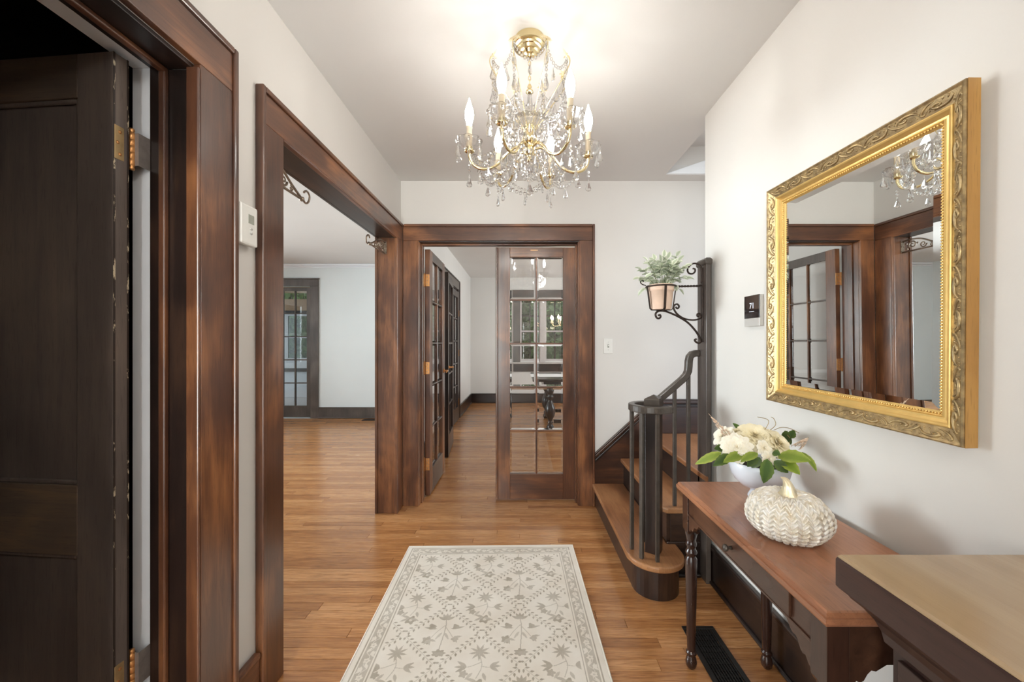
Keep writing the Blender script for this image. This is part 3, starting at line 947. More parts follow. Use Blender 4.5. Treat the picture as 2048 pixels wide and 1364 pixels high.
# landing boards
nb = 10
for i in range(nb):
    ya, yb = 2.19 + (3.033 - 2.19) * i / nb, 2.19 + (3.033 - 2.19) * (i + 1) / nb
MB().prism(T3, 'z', 0.540, 0.570).build('landing', M_TREAD, st, 0.007, seg=3)
MB().prism([(1.008, 3.033), (1.008, 2.195), (2.49, 2.195), (2.49, 3.033)], 'z', 0.3775, 0.5395).build('riser', M_DY, st)
# closed side below the treads
sd = MB().box(0.825, 0.984, 2.130, 2.145, 0, 0.345).build('side_panel', M_DX, st)
MB().box(0.80, 0.984, 2.122, 2.130, 0.165, 0.192).build('panel_moulding', M_DX, sd, 0.006)
MB().box(0.82, 0.984, 2.112, 2.130, 0, 0.02).build('shoe_moulding', M_DX, sd, 0.007)
MB().box(0.985, 1.03, 2.145, 2.16, 0, 0.54).build('side_panel', M_DX, st)
# wall skirt
SK = [(0.584, 0.0), (0.584, 0.340), (1.050, 0.772), (2.49, 0.772), (2.49, 0.0)]
sk = MB().prism(SK, 'y', 3.036, YB).build('skirt', M_SKIRT, st)
for off, th, dep in ((0.0, 0.018, 0.030), (0.016, 0.010, 0.020), (0.026, 0.018, 0.036), (0.043, 0.010, 0.024)):
    s = 0.927
    def up(p, d): return (p[0], p[1] + d)
    n = (-0.68, 0.733)
    A, B_, C_ = (0.584, 0.340), (1.050, 0.772), (2.49, 0.772)
    k = 1 / 0.733
    poly = [up(A, off * k), up(B_, off * 1.0 + off * 0.2), up(C_, off), up(C_, off + th), up(B_, (off + th) * 1.2), up(A, (off + th) * k)]
    MB().prism(poly, 'y', YB - dep, YB).build('skirt_cap', M_SKIRT if off else M_DX, sk, 0.004)
# newel post
NM = Matrix.Translation((0.703, 2.05, 0)) @ Matrix.Rotation(R(-34), 4, 'Z')
nw = MB().box(-0.036, 0.036, -0.036, 0.036, 0.181, 0.945).build('newel_post', M_DZ, st, 0.003, M=NM)
MB().loops(-0.040, 0.040, -0.040, 0.040, [(0.0, 0.945), (0, 0.980), (0.006, 0.986), (0.039, 1.004)]).build('post_cap', M_RAIL, nw, 0.002, M=NM)
# hand rail: volute round the newel, then up and over to the tall post
ztop = 0.9375
pts, lat = [], []
for a in np.linspace(-38, -270, 30):
    c, s = math.cos(R(a)), math.sin(R(a))
    pts.append((0.69 + 0.1 * c, 2.05 + 0.1 * s, ztop)); lat.append((c, s, 0))
for x, z in ((0.715, 0.938), (0.74, 0.946), (0.765, 0.962), (0.85, 1.035), (0.895, 1.074), (0.915, 1.096), (0.926, 1.12), (0.929, 1.15), (0.930, 1.175), (0.935, 1.198), (0.948, 1.213), (0.966, 1.218), (0.986, 1.218)):
    pts.append((x, 2.15, z)); lat.append((0, 1, 0))
MB().ribbon(pts, lat, 0.034, 0.036).build('handrail', M_RAIL, st, 0.005)


def baluster(x, y, z0, z1, a):
    Mx = Matrix.Translation((x, y, 0)) @ Matrix.Rotation(R(a), 4, 'Z')
    MB().box(-0.009, 0.009, -0.009, 0.009, z0, z1).build('baluster', M_RAIL, st, 0.0015, M=Mx)


baluster(0.594, 2.072, 0.181, 0.92, 10); baluster(0.618, 1.981, 0.181, 0.92, 42); baluster(0.682, 2.149, 0.181, 0.92, 0); baluster(0.687, 1.951, 0.181, 0.92, 0)
baluster(0.852, 2.150, 0.377, 1.022, 0); baluster(0.928, 2.150, 0.377, 1.10, 0)
# tall post at the wall
ps = MB().box(0.985, 1.010, 2.062, 2.165, 0.0, 1.715).build('wall_post', M_GZ, st, 0.002)
MB().box(1.0105, 1.034, 2.105, 2.165, 0.0, 1.715).build('post_back', M_RAIL, ps, 0.002)
MB().loops(0.979, 1.016, 2.056, 2.171, [(0.004, 1.690), (0, 1.698), (0, 1.718), (0.008, 1.728)]).build('post_cap', M_RAIL, ps, 0.002)

# ================================================================== IRON PLANT BRACKET ON THE POST
pb = empty('plant_bracket', (0.98, 2.10, 1.5), label='wrought iron scroll bracket on the tall stair post, holding a potted plant', cat='plant bracket')
YP = 2.105


def P2(x, y, Z=YP): return px(x, y, Z)


def iron(name, pts, r, parent=pb, n=6, sp=8): return MB().tube(spline(pts, sp), r, n).build(name, M_IRON, parent)


bx(0.9805, 0.9848, YP - 0.012, YP + 0.012, 1.28, 1.68).build('back_strap', M_IRON, pb, 0.0015)
# top scroll
c = P2(1386, 541)
top = [Vector((0.979, YP, 1.60))] + [P2(1404, 555), P2(1402.5, 536), P2(1396, 528.5), P2(1387, 527), P2(1379, 532), P2(1375, 540), P2(1378, 546.5), P2(1385, 547.5), P2(1390, 543), P2(1389.5, 538), P2(1385.5, 537)]
iron('top_scroll', top, 0.0048)
# twisted arm
a0, a1 = P2(1403, 571.5), P2(1350, 573)
tw = MB()
for ph in (0, PI):
    tw.tube([a0.lerp(a1, i / 40) + Vector((0, math.cos(ph + i * 0.7) * 0.0032, math.sin(ph + i * 0.7) * 0.0032)) for i in range(41)], 0.0034, 6)
tw.build('twisted_arm', M_IRON, pb)
PC = Vector((0.7606, YP, 0))           # pot centre
ZR = 1.578
ring = [PC + Vector((0.077 * math.cos(a), 0.077 * math.sin(a), ZR)) for a in np.linspace(0, 2 * PI, 33)[:-1]]
rg = MB().tube(ring, 0.0045, 6, closed=True).build('basket_ring', M_IRON, pb)
for a in (188, 268, 352, 90):
    d = Vector((math.cos(R(a)), math.sin(R(a)), 0))
    l = Vector((-d.y, d.x, 0))
    p = [PC + d * 0.078 + Vector((0, 0, ZR)), PC + d * 0.0615 + Vector((0, 0, 1.460)), PC + d * 0.052 + Vector((0, 0, 1.4515)), PC + d * 0.004 + Vector((0, 0, 1.4515))]
    MB().ribbon(p, [l] * 4, 0.012, 0.004).build('basket_strap', M_IRON, pb)
iron('end_curl', [P2(1292, 571), P2(1285, 569), P2(1281, 565), P2(1282, 561.5), P2(1286, 561), P2(1287, 564)], 0.003)
# under scrolls
iron('support_scroll', [P2(1316, 631), P2(1320, 630), P2(1321, 634), P2(1317.5, 637), P2(1313, 635), P2(1311, 629), P2(1314, 624), P2(1322, 621.5), P2(1334, 623.5), P2(1354, 632), P2(1374, 644), P2(1388, 658), P2(1397, 671), P2(1401.5, 682), P2(1397.5, 686), P2(1392, 684), P2(1389.5, 680), P2(1393, 678)], 0.0055)
iron('support_scroll', [P2(1351, 614), P2(1355, 617), P2(1358, 613), P2(1355, 608.5), P2(1350, 609.5), P2(1347, 615), P2(1351, 624), P2(1359, 632), P2(1371, 638), P2(1385, 640), P2(1396, 638.5), P2(1402, 634), P2(1399, 627.5), P2(1395, 628), P2(1394.5, 632), P2(1398, 632.5)], 0.005)

# ================================================================== POTTED PLANT
pp = empty('potted_plant', (PC.x, PC.y, 1.454), label='sage green leafy plant in a pale terracotta pot, held by the iron bracket', cat='potted plant')
MB().lathe([(0.0, 1.4545), (0.050, 1.4545), (0.053, 1.457), (0.0625, 1.553), (0.0665, 1.553), (0.068, 1.585), (0.0655, 1.588), (0.062, 1.586), (0.060, 1.567)], (PC.x, PC.y, 0), 36, cap=False).build('pot', M_TERRA, pp)
MB().lathe([(0.0, 1.575), (0.03, 1.573), (0.0595, 1.569)], (PC.x, PC.y, 0), 20, cap=False).build('soil', M_SOIL, pp)


def leaf_mesh(name, mat, L, Wd, fold=0.25, droop=0.25, n=6, tip=1.0, serr=0.0):
    """leaf along +x, normal +z, base at origin"""
    vs, fs = [], []
    for i in range(n + 1):
        t = i / n
        w = Wd * 0.5 * (math.sin(PI * t ** 0.85) ** 0.8) * (1 + (serr if i % 2 else -serr))
        if i in (0, n): w = 0.0006
        z = -droop * L * t * t
        vs += [(L * t, -w, z + fold * w), (L * t, 0, z), (L * t, w, z + fold * w)]
    for i in range(n):
        a = i * 3
        fs += [(a, a + 3, a + 4, a + 1), (a + 1, a + 4, a + 5, a + 2)]
    m = MB().add(vs, fs, True)
    me = m.mesh(name, mat, fix=False)
    u = me.attributes.new('edge', 'FLOAT', 'POINT')
    u.data.foreach_set('value', [1.0 if k % 3 != 1 else 0.0 for k in range(len(vs))])
    return me


def leaf_mat(name, c_mid, c_edge, rough=0.5, trans=0.25, edge=(0.3, 0.9)):
    t = NT(name)
    at = t.n('ShaderNodeAttribute'); at.attribute_name = 'edge'
    oi = t.n('ShaderNodeObjectInfo')
    f = t.noise(t.coord(), 60, 3)
    k = t.math('ADD', at.outputs['Fac'], t.math('MULTIPLY', t.math('SUBTRACT', f, 0.5), 0.5))
    col = t.ramp(k, [(edge[0], c_mid), (edge[1], c_edge)])
    rnd_ = t.math('ADD', t.math('MULTIPLY', oi.outputs['Random'], 0.5), 0.72)
    mul = t.n('ShaderNodeVectorMath', operation='SCALE')
    t.l(col, mul.inputs[0]); t.l(rnd_, mul.inputs['Scale'])
    b = t.bsdf(mul.outputs[0], rough)
    tl = t.n('ShaderNodeBsdfTranslucent'); t.l(mul.outputs[0], tl.inputs[0])
    mx = t.n('ShaderNodeMixShader'); mx.inputs[0].default_value = trans
    t.l(b.outputs[0], mx.inputs[1]); t.l(tl.outputs[0], mx.inputs[2]); t.l(mx.outputs[0], t.out.inputs[0])
    return t.m


M_SAGE = leaf_mat('sage_leaf', (0.46, 0.53, 0.38), (0.84, 0.86, 0.75))
M_STEM = plain('green_brown_stem', (0.22, 0.24, 0.13), 0.6, var=0.2)
lv = [leaf_mesh('leaf', M_SAGE, L, Wd, 0.35, 0.2) for L, Wd in ((0.045, 0.031), (0.039, 0.028), (0.032, 0.022))]
rr = random.Random(11)


def aim(base, d, up, s=1.0, roll=0.0):
    x = Vector(d).normalized()
    up = Vector(up)
    if abs(x.dot(up.normalized())) > 0.96: up = Vector((0.3, 1, 0.2))
    y = up.cross(x).normalized(); z = x.cross(y)
    m = Matrix(((x.x, y.x, z.x), (x.y, y.y, z.y), (x.z, y.z, z.z))).to_4x4()
    return Matrix.Translation(base) @ m @ Matrix.Rotation(roll, 4, 'X') @ Matrix.Scale(s, 4)


tips = [(1284, 540), (1296, 524), (1300, 533), (1328, 514), (1336, 517), (1353, 513), (1357, 522), (1362, 540), (1374, 556), (1370, 534), (1310, 520), (1318, 538), (1280, 556), (1345, 530), (1286, 580), (1358, 578), (1330, 560), (1310, 562), (1350, 560), (1296, 560), (1322, 524), (1340, 545)]
stm = MB()
for i, (tx, ty) in enumerate(tips):
    dy = rr.uniform(-0.055, 0.055)
    tip = px(tx, ty, YP + dy)
    base = Vector((PC.x + (tip.x - PC.x) * 0.25, PC.y + dy * 0.5, 1.572))
    mid = base.lerp(tip, 0.5) + Vector((0, 0, 0.022))
    path = spline([base, mid, tip], 6)
    stm.tube(path, [0.0016] * len(path), 5)
    L = (tip - base).length
    m = max(4, int(L / 0.0165))
    for k in range(m):
        t = 0.3 + 0.7 * (k + 0.5) / m
        p = path[min(int(t * (len(path) - 1)), len(path) - 1)]
        d = (path[-1] - path[-3]).normalized()
        for sgn in (-1, 1):
            az = rr.uniform(0, PI)
            side = Vector((math.cos(az), math.sin(az) * 0.8, rr.uniform(-0.1, 0.5))) * sgn
            dd = (d * 0.55 + side).normalized()
            put('leaf', rr.choice(lv), pp, aim(p, dd, (rr.uniform(-0.5, 0.5), -0.7 + rr.uniform(-0.4, 0.4), 0.8), rr.uniform(0.75, 1.1)))
    put('leaf', lv[0], pp, aim(tip, d, (0, -0.6, 0.8), 0.9))
stm.build('stem', M_STEM, pp)

# ================================================================== GOLD FRAMED MIRROR
MC = Vector((0.980, 1.205, 1.4575))
mw, mh = 0.676, 0.822
mr = empty('mirror', MC, label='large rectangular mirror in a carved gold frame on the right wall', cat='mirror')
yv = Vector((-0.022, 1.0, 0.0128)).normalized()          # along the wall, away from the viewer
zv = Vector((-0.0065, -0.0128, 1.0))
zv = (zv - yv * zv.dot(yv)).normalized()
xv = yv.cross(zv)                                        # into the wall
mr.matrix_basis = Matrix(((xv.x, yv.x, zv.x, MC.x), (xv.y, yv.y, zv.y, MC.y), (xv.z, yv.z, zv.z, MC.z), (0, 0, 0, 1)))


def frame_ring(name, prof, mat, closed_loop=True, smooth=False, parent=mr):
    """prof: (inset from outer edge, x depth) -> mitred ring"""
    vs, fs = [], []
    n = len(prof)
    for d, x in prof:
        a, b = mw / 2 - d, mh / 2 - d
        vs += [(x, -a, -b), (x, a, -b), (x, a, b), (x, -a, b)]
    for k in range(n if closed_loop else n - 1):
        j = (k + 1) % n
        fs += [(k * 4 + i, k * 4 + (i + 1) % 4, j * 4 + (i + 1) % 4, j * 4 + i) for i in range(4)]
    m = MB().add(vs, fs, smooth)
    return m.build(name, mat, parent, local=True)


fr = frame_ring('frame', [(0.0, 0.006), (0.0, 0.034), (0.070, 0.036), (0.0712, 0.0285), (0.0690, 0.0262), (0.0665, 0.0240), (0.0640, 0.0245), (0.0625, 0.0225), (0.0600, 0.0205), (0.0565, 0.0225), (0.0520, 0.0225), (0.0460, 0.0175), (0.0425, 0.0135), (0.0390, 0.0118), (0.0362, 0.0125), (0.0350, 0.0160)], M_GOLD)
cv = frame_ring('carved_border', [(0.0352, 0.0148), (0.0352, 0.020), (0.0005, 0.02), (0.0005, 0.0015), (0.004, 0.0), (0.009, 0.0035), (0.020, 0.0080), (0.030, 0.0125)], M_CARVE)
sd_ = MB()
for yy in (-1,):
    sd_.box(0.005, 0.034, -mw / 2 - 0.0012, -mw / 2, -mh / 2, mh / 2)
tag(sd_.build('side_band', M_GOLDSIDE, mr, local=True), label='smooth orange gilded edge')
# acanthus scrolls on the border, one relief per side
def sfx(v): return 0.0078 - v * 0.0118 * 0.40


def scroll_relief(length, seed):
    m = MB(); q = random.Random(seed)
    nrep = max(4, int(round(length / 0.078)))
    pitch = length / nrep
    for i in range(nrep):
        c0 = -length / 2 + (i + 0.5) * pitch
        s = 1 if i % 2 else -1
        # main S scroll
        ctrl = [(-0.46, -0.3), (-0.30, 0.55), (-0.02, 0.72), (0.16, 0.25), (0.02, -0.15), (-0.10, 0.15), (-0.02, 0.3)]
        p = spline([(sfx(s * v) - 0.0006, c0 + u * pitch, s * v * 0.0118) for u, v in ctrl], 5)
        r = [0.0012 + 0.0026 * math.sin(PI * min(1, t / (len(p) - 1) * 1.15) ** 0.8) if t / (len(p) - 1) < 0.87 else 0.0022 for t in range(len(p))]
        m.tube(p, r, 6)
        ctrl = [(0.05, -0.85), (0.25, -0.6), (0.42, -0.05), (0.50, 0.55), (0.44, 0.85), (0.36, 0.6)]
        p = spline([(sfx(s * v), c0 + u * pitch, s * v * 0.0118) for u, v in ctrl], 4)
        m.tube(p, [0.001 + 0.0022 * math.sin(PI * t / (len(p) - 1)) for t in range(len(p))], 5)
        for u, v, rad in ((0.26, 0.62, 0.0026), (0.34, -0.75, 0.002), (-0.36, -0.72, 0.0024), (-0.2, -0.55, 0.0019), (0.12, 0.85, 0.0017), (-0.42, 0.7, 0.0021)):
            m.lathe([(0, -rad), (rad * .8, -rad * .6), (rad, 0), (rad * .8, rad * .6), (0, rad)], (sfx(s * v), c0 + u * pitch, s * v * 0.0118), 6)
        for u, v, du, dv in ((-0.30, -0.15, -0.07, -0.5), (-0.16, -0.25, -0.03, -0.5), (0.30, 0.1, 0.05, 0.45), (0.22, -0.1, 0.04, 0.4)):
            p = [(sfx(s * (v + dv * t)), c0 + (u + du * t) * pitch, s * (v + dv * t) * 0.0118) for t in (0, .33, .66, 1)]
            m.tube(p, [0.0006, 0.0019, 0.0017, 0.0005], 5)
    return m


for seed, (length, ang, dist) in enumerate(((mw - 0.05, 0, mh / 2 - 0.0195), (mh - 0.05, 90, mw / 2 - 0.0195), (mw - 0.05, 180, mh / 2 - 0.0195), (mh - 0.05, 270, mw / 2 - 0.0195))):
    m = scroll_relief(length, seed)
    Mx = Matrix.Rotation(R(ang), 4, 'X') @ Matrix.Translation((0, 0, dist))
    m.build('carved_scrolls', M_CARVE, cv, local=True, M=Mx)
# bead row
bd = MB()
def bead(c, r): bd.lathe([(0, -r), (r * .75, -r * .65), (r, 0), (r * .75, r * .65), (0, r)], c, 6)
d = 0.0650
for s in (-1, 1):
    n = int((mw - 2 * d) / 0.0072)
    for i in range(n): bead((0.0222, -mw / 2 + d + (mw - 2 * d) * (i + .5) / n, s * (mh / 2 - d)), 0.0026)
    n = int((mh - 2 * d) / 0.0072)
    for i in range(n): bead((0.0222, s * (mw / 2 - d), -mh / 2 + d + (mh - 2 * d) * (i + .5) / n), 0.0026)
tag(bd.build('bead_row', M_GOLD, fr, local=True), kind='stuff')
gi = 0.071
a, b = mw / 2 - gi, mh / 2 - gi
bvl = 0.018
vs = [(0.0285, -a, -b), (0.0285, a, -b), (0.0285, a, b), (0.0285, -a, b), (0.0272, -a + bvl, -b + bvl), (0.0272, a - bvl, -b + bvl), (0.0272, a - bvl, b - bvl), (0.0272, -a + bvl, b - bvl)]
vs += [(0.0315, y_, z_) for _, y_, z_ in vs[:4]]
fs = [(4, 5, 6, 7)] + [(i, (i + 1) % 4, 4 + (i + 1) % 4, 4 + i) for i in range(4)] + [(8, 9, 10, 11)] + [(i, (i + 1) % 4, 8 + (i + 1) % 4, 8 + i) for i in range(4)]
MB().add(vs, fs).build('mirror_glass', M_MIRROR, mr, local=True)

# ================================================================== CONSOLE TABLE
ct = empty('console_table', (0.825, 1.19, 0), label='walnut console table with turned legs and one drawer against the right wall', cat='table')
TX0, TX1, TY0, TY1, TZ = 0.630, 1.012, 0.803, 1.573, 0.720
MB().loops(TX0, TX1, TY0, TY1, [(0.010, 0.688), (0.002, 0.692), (0.0, 0.697), (0.0, 0.708), (0.0035, 0.7085), (0.0035, 0.711), (0.0065, 0.718), (0.0105, 0.720)]).build('table_top', M_TABLE, ct)


def table_leg(x, y):
    g = 0.024
    l = MB().loops(x - g, x + g, y - g, y + g, [(0.004, 0.535), (0, 0.545), (0, 0.6875)])
    l.lathe([(0.0, 0.0), (0.010, 0.0), (0.019, 0.012), (0.0215, 0.026), (0.018, 0.042), (0.0145, 0.050), (0.0135, 0.054), (0.0195, 0.060), (0.0195, 0.066), (0.0145, 0.072),
             (0.0155, 0.09), (0.019, 0.24), (0.0215, 0.40), (0.0215, 0.432), (0.0165, 0.440), (0.0160, 0.444), (0.0205, 0.451), (0.0220, 0.457), (0.0205, 0.463), (0.016, 0.470), (0.0158, 0.476), (0.0195, 0.484), (0.0205, 0.490), (0.0185, 0.496), (0.0165, 0.502), (0.0185, 0.515), (0.0232, 0.532), (0.0236, 0.545)], (x, y, 0), 28)
    l.build('leg', M_TBLZ, ct, 0.0012)


for x, y in ((0.672, 0.847), (0.672, 1.531), (0.968, 0.847), (0.968, 1.531)): table_leg(x, y)


def scallop_board(L, z_top, z_mid, z_low):
    """outline (u, z): straight lower edge with scalloped corner brackets"""
    br = [(0.0, z_low - 0.004), (0.010, z_low - 0.004), (0.016, z_low + 0.004), (0.020, z_low + 0.010), (0.028, z_low + 0.006), (0.036, z_low + 0.010), (0.044, z_low + 0.024), (0.052, z_low + 0.032), (0.062, z_low + 0.030), (0.072, z_low + 0.036), (0.085, z_mid)]
    pl = br + [(L - u, z) for u, z in reversed(br)]
    return pl + [(L, z_top), (0.0, z_top)]


pl = scallop_board(0.636, 0.6875, 0.607, 0.555)
MB().prism([(0.871 + u, z) for u, z in pl], 'x', 0.652, 0.668).build('apron', M_TBLY, ct, 0.001)
MB().prism([(0.871 + u, z) for u, z in pl], 'x', 0.972, 0.988).build('apron', M_TBLY, ct, 0.001)
pl = scallop_board(0.248, 0.6875, 0.592, 0.548)
for yy in (0.830, 1.534):
    MB().prism([(0.696 + u, z) for u, z in pl], 'y', yy, yy + 0.014).build('apron', M_TBLY, ct, 0.001)
dw = bx(0.6445, 0.6518, 0.935, 1.445, 0.620, 0.684).build('drawer', M_TBLY, ct, 0.0015)
MB().lathe([(0.0, 0.0), (0.006, 0.0), (0.0045, 0.006), (0.0045, 0.010), (0.010, 0.014), (0.011, 0.019), (0.008, 0.024), (0.0, 0.025)], (0, 0, 0), 16, M=Matrix.Translation((0.6445, 1.19, 0.652)) @ Matrix.Rotation(-PI / 2, 4, 'Y')).build('drawer_knob', M_RAIL, dw)
bx(0.648, 0.652, 0.871, 1.507, 0.609, 0.616).build('apron_bead', M_TBLY, ct, 0.0012)

# ================================================================== SIDEBOARD (near right corner)
sb = empty('sideboard', (0.83, 0.36, 0), label='dark sideboard with a glossy tan top in the near right corner', cat='sideboard')
M_SBTOP = wood('tan_veneer_top', 'y', (0.27, 0.175, 0.095), (0.36, 0.245, 0.14), (0.45, 0.33, 0.20), rough=0.24, coat=0.5, grain=0.5, pores=0.06)
M_SB = wood('dark_brown_sideboard', 'y', (0.028, 0.014, 0.012), (0.045, 0.022, 0.018), (0.07, 0.035, 0.028), rough=0.4, coat=0.15)
SX0, SX1, SY0, SY1 = 0.628, 1.012, -0.12, 0.776
tp = MB().loops(SX0, SX1, SY0, SY1, [(0.050, 0.722), (0.047, 0.740), (0.040, 0.757), (0.028, 0.772), (0.016, 0.781), (0.012, 0.788), (0.003, 0.793), (0.0, 0.797), (0.0, 0.849), (0.0015, 0.853)]).build('cornice', M_SB, sb)
MB().loops(SX0, SX1, SY0, SY1, [(0.002, 0.8535), (0.002, 0.8555), (0.006, 0.860)]).build('top', M_SBTOP, sb)
MB().box(SX0 + 0.058, SX1 - 0.02, SY0 + 0.05, SY1 - 0.058, 0.09, 0.7215).build('body', M_SB, sb, 0.002)
for ya, yb in ((-0.05, 0.325), (0.335, 0.70)):
    dr_ = bx(SX0 + 0.048, SX0 + 0.0578, ya, yb, 0.58, 0.71).build('drawer', M_SB, sb, 0.002)
    MB().lathe([(0.0, 0.0), (0.010, 0.0), (0.006, 0.004), (0.005, 0.012), (0.012, 0.018), (0.014, 0.024), (0.009, 0.030), (0.0, 0.031)], (0, 0, 0), 16, M=Matrix.Translation((SX0 + 0.048, yb - 0.08 if ya > 0 else (ya + yb) / 2, 0.672)) @ Matrix.Rotation(-PI / 2, 4, 'Y')).build('drawer_knob', M_BRASS, dr_)
    bx(SX0 + 0.050, SX0 + 0.0578, ya, yb, 0.12, 0.57).build('cabinet_door', M_SB, sb, 0.002)
for x in (SX0 + 0.08, SX1 - 0.06):
    for y in (SY0 + 0.08, SY1 - 0.10):
        bx(x - 0.02, x + 0.02, y - 0.02, y + 0.02, 0, 0.09).build('foot', M_SB, sb, 0.003)

# ================================================================== BOWL OF FLOWERS
bc = Vector((0.862, 1.405, 0.72))
fb = empty('flower_bowl', bc, label='white footed bowl of cream artificial dahlias on the console table', cat='flower arrangement')
bowl = [(0.0, 0.0005), (0.036, 0.0005), (0.0375, 0.004), (0.036, 0.009), (0.031, 0.018), (0.028, 0.025), (0.029, 0.031), (0.040, 0.037), (0.060, 0.046), (0.080, 0.064), (0.093, 0.088), (0.0985, 0.112), (0.0985, 0.130), (0.0965, 0.132), (0.0945, 0.130), (0.0945, 0.112), (0.088, 0.090), (0.07, 0.07)]
MB().lathe(bowl, bc, 48, cap=False).build('bowl', M_CHINA, fb)
MB().lathe([(0, 0.116), (0.05, 0.115), (0.0945, 0.112)], bc, 24, cap=False).build('moss', M_SOIL, fb)


def petal_mat(name, c0, c1):
    t = NT(name)
    at = t.n('ShaderNodeAttribute'); at.attribute_name = 'edge'
    f = t.noise(t.coord(), 120, 2)
    col = t.ramp(t.math('ADD', t.math('MULTIPLY', at.outputs['Fac'], 0.75), t.math('MULTIPLY', f, 0.3)), [(0.15, c0), (0.75, c1)])
    b = t.bsdf(col, 0.6)
    tl = t.n('ShaderNodeBsdfTranslucent'); t.l(col, tl.inputs[0])
    mx = t.n('ShaderNodeMixShader'); mx.inputs[0].default_value = 0.25
    t.l(b.outputs[0], mx.inputs[1]); t.l(tl.outputs[0], mx.inputs[2]); t.l(mx.outputs[0], t.out.inputs[0])
    return t.m


M_PETAL = petal_mat('cream_petal', (0.95, 0.83, 0.54), (0.96, 0.89, 0.68))
M_PETALW = petal_mat('pale_petal', (0.94, 0.84, 0.62), (0.95, 0.91, 0.80))
M_BERRY = plain('dried_blush_seed', (0.72, 0.55, 0.42), 0.7, var=0.25, nscale=150)
M_TWIG = plain('dry_twig', (0.33, 0.24, 0.10), 0.7, var=0.2)
M_LEAF = leaf_mat('lime_leaf', (0.20, 0.29, 0.035), (0.33, 0.40, 0.07), trans=0.3)
M_LEAFD = leaf_mat('deep_green_leaf', (0.05, 0.10, 0.02), (0.10, 0.16, 0.03), trans=0.2)


def dahlia(c, nrm, r, mat, seed, layers=6):
    q = random.Random(seed)
    m = MB(); ed = []
    z = Vector(nrm).normalized(); x = z.orthogonal().normalized(); y = z.cross(x)
    for ly in range(layers):
        t = ly / (layers - 1)
        L = r * (1.0 - 0.70 * t); tilt = 0.05 + 1.0 * t ** 1.2
        n = int(17 - 7 * t); ph = q.uniform(0, 6)
        for i in range(n):
            a = 2 * PI * i / n + ph + q.uniform(-.1, .1)
            d = x * math.cos(a) + y * math.sin(a); s = x * -math.sin(a) + y * math.cos(a)
            LL = L * q.uniform(0.85, 1.08); w = LL * 0.20 + 0.003; tl = tilt + q.uniform(-.12, .12)
            vs = []
            for k, (u, ww) in enumerate(((0.08, .35), (0.4, .85), (0.75, 1.0), (0.95, .6), (1.04, .08))):
                rise = math.sin(tl) * u + 0.10 * u * u - 0.16 * u ** 4
                p = Vector(c) + d * (LL * u * math.cos(tl)) + z * (LL * rise + 0.0022 * ly)
                cup = z * (0.25 * w * ww)
                vs += [p - s * w * ww + cup, p, p + s * w * ww + cup]
                ed += [u, u * 0.7, u]
            fs = []
            for k in range(4):
                b = k * 3
                fs += [(b, b + 3, b + 4, b + 1), (b + 1, b + 4, b + 5, b + 2)]
            m.add(vs, fs, True)
    me = m.mesh('flower_head', mat, fix=False)
    at = me.attributes.new('edge', 'FLOAT', 'POINT'); at.data.foreach_set('value', ed)
    return put('flower_head', me, fb)


dahlia(px(1508, 876, 1.40), (-0.15, -0.6, 0.8), 0.066, M_PETAL, 1, 9)
dahlia(px(1474, 897, 1.355), (-0.45, -0.75, 0.5), 0.054, M_PETALW, 2, 8)
dahlia(px(1551, 889, 1.37), (0.3, -0.7, 0.6), 0.058, M_PETAL, 3, 8)
dahlia(px(1449, 874, 1.44), (-0.8, -0.3, 0.5), 0.044, M_PETALW, 4, 6)
dahlia(px(1528, 896, 1.335), (0.0, -0.9, 0.4), 0.026, M_PETALW, 5, 2)
dahlia(px(1537, 917, 1.315), (0.1, -0.95, 0.25), 0.026, M_PETALW, 6, 2)
dahlia(px(1530, 868, 1.47), (0.3, 0.3, 0.9), 0.04, M_PETAL, 7, 5)
dahlia(px(1478, 868, 1.44), (-0.3, -0.1, 0.9), 0.036, M_PETAL, 8, 5)

def big_leaf(mat, L, Wd): return leaf_mesh('leaf', mat, L, Wd, 0.18, 0.18, 10, serr=0.05)


def lay(p0, p1, Z0, Z1, mat, Wd, up=(0, -0.8, 0.6)):
    a, b = px(*p0, Z0), px(*p1, Z1)
    L = (b - a).length
    put('leaf', big_leaf(mat, L, Wd), fb, aim(a, b - a, up))


lay((1443, 905), (1393, 926), 1.37, 1.36, M_LEAF, 0.030, (0.2, -0.8, 0.6))
lay((1462, 910), (1431, 928), 1.34, 1.30, M_LEAFD, 0.034)
lay((1488, 907), (1450, 919), 1.33, 1.30, M_LEAF, 0.036, (0, -0.6, 0.8))
lay((1515, 906), (1484, 918), 1.30, 1.27, M_LEAF, 0.030, (0, -.5, .9))
lay((1512, 910), (1498, 931), 1.32, 1.29, M_LEAFD, 0.032)
lay((1535, 918), (1532, 966), 1.30, 1.27, M_LEAFD, 0.046, (-0.1, -1, 0.1))
lay((1556, 912), (1618, 914), 1.32, 1.24, M_LEAF, 0.060, (0.1, -0.75, 0.6))
lay((1562, 920), (1600, 944), 1.31, 1.25, M_LEAF, 0.045, (0.0, -0.9, 0.4))
lay((1548, 922), (1578, 944), 1.30, 1.27, M_LEAFD, 0.040, (0, -0.95, 0.3))
lay((1604, 904), (1638, 938), 1.33, 1.27, M_LEAF, 0.034, (0.3, -0.8, 0.5))
lay((1562, 872), (1592, 880), 1.46, 1.38, M_LEAFD, 0.05, (0.3, -0.9, 0.1))
lay((1575, 876), (1590, 862), 1.44, 1.42, M_LEAFD, 0.036, (0.1, -1, 0.2))
lay((1450, 897), (1432, 896), 1.42, 1.40, M_LEAFD, 0.03)
lay((1545, 905), (1560, 908), 1.31, 1.29, M_LEAFD, 0.03)
lay((1520, 915), (1505, 935), 1.31, 1.30, M_LEAFD, 0.03)
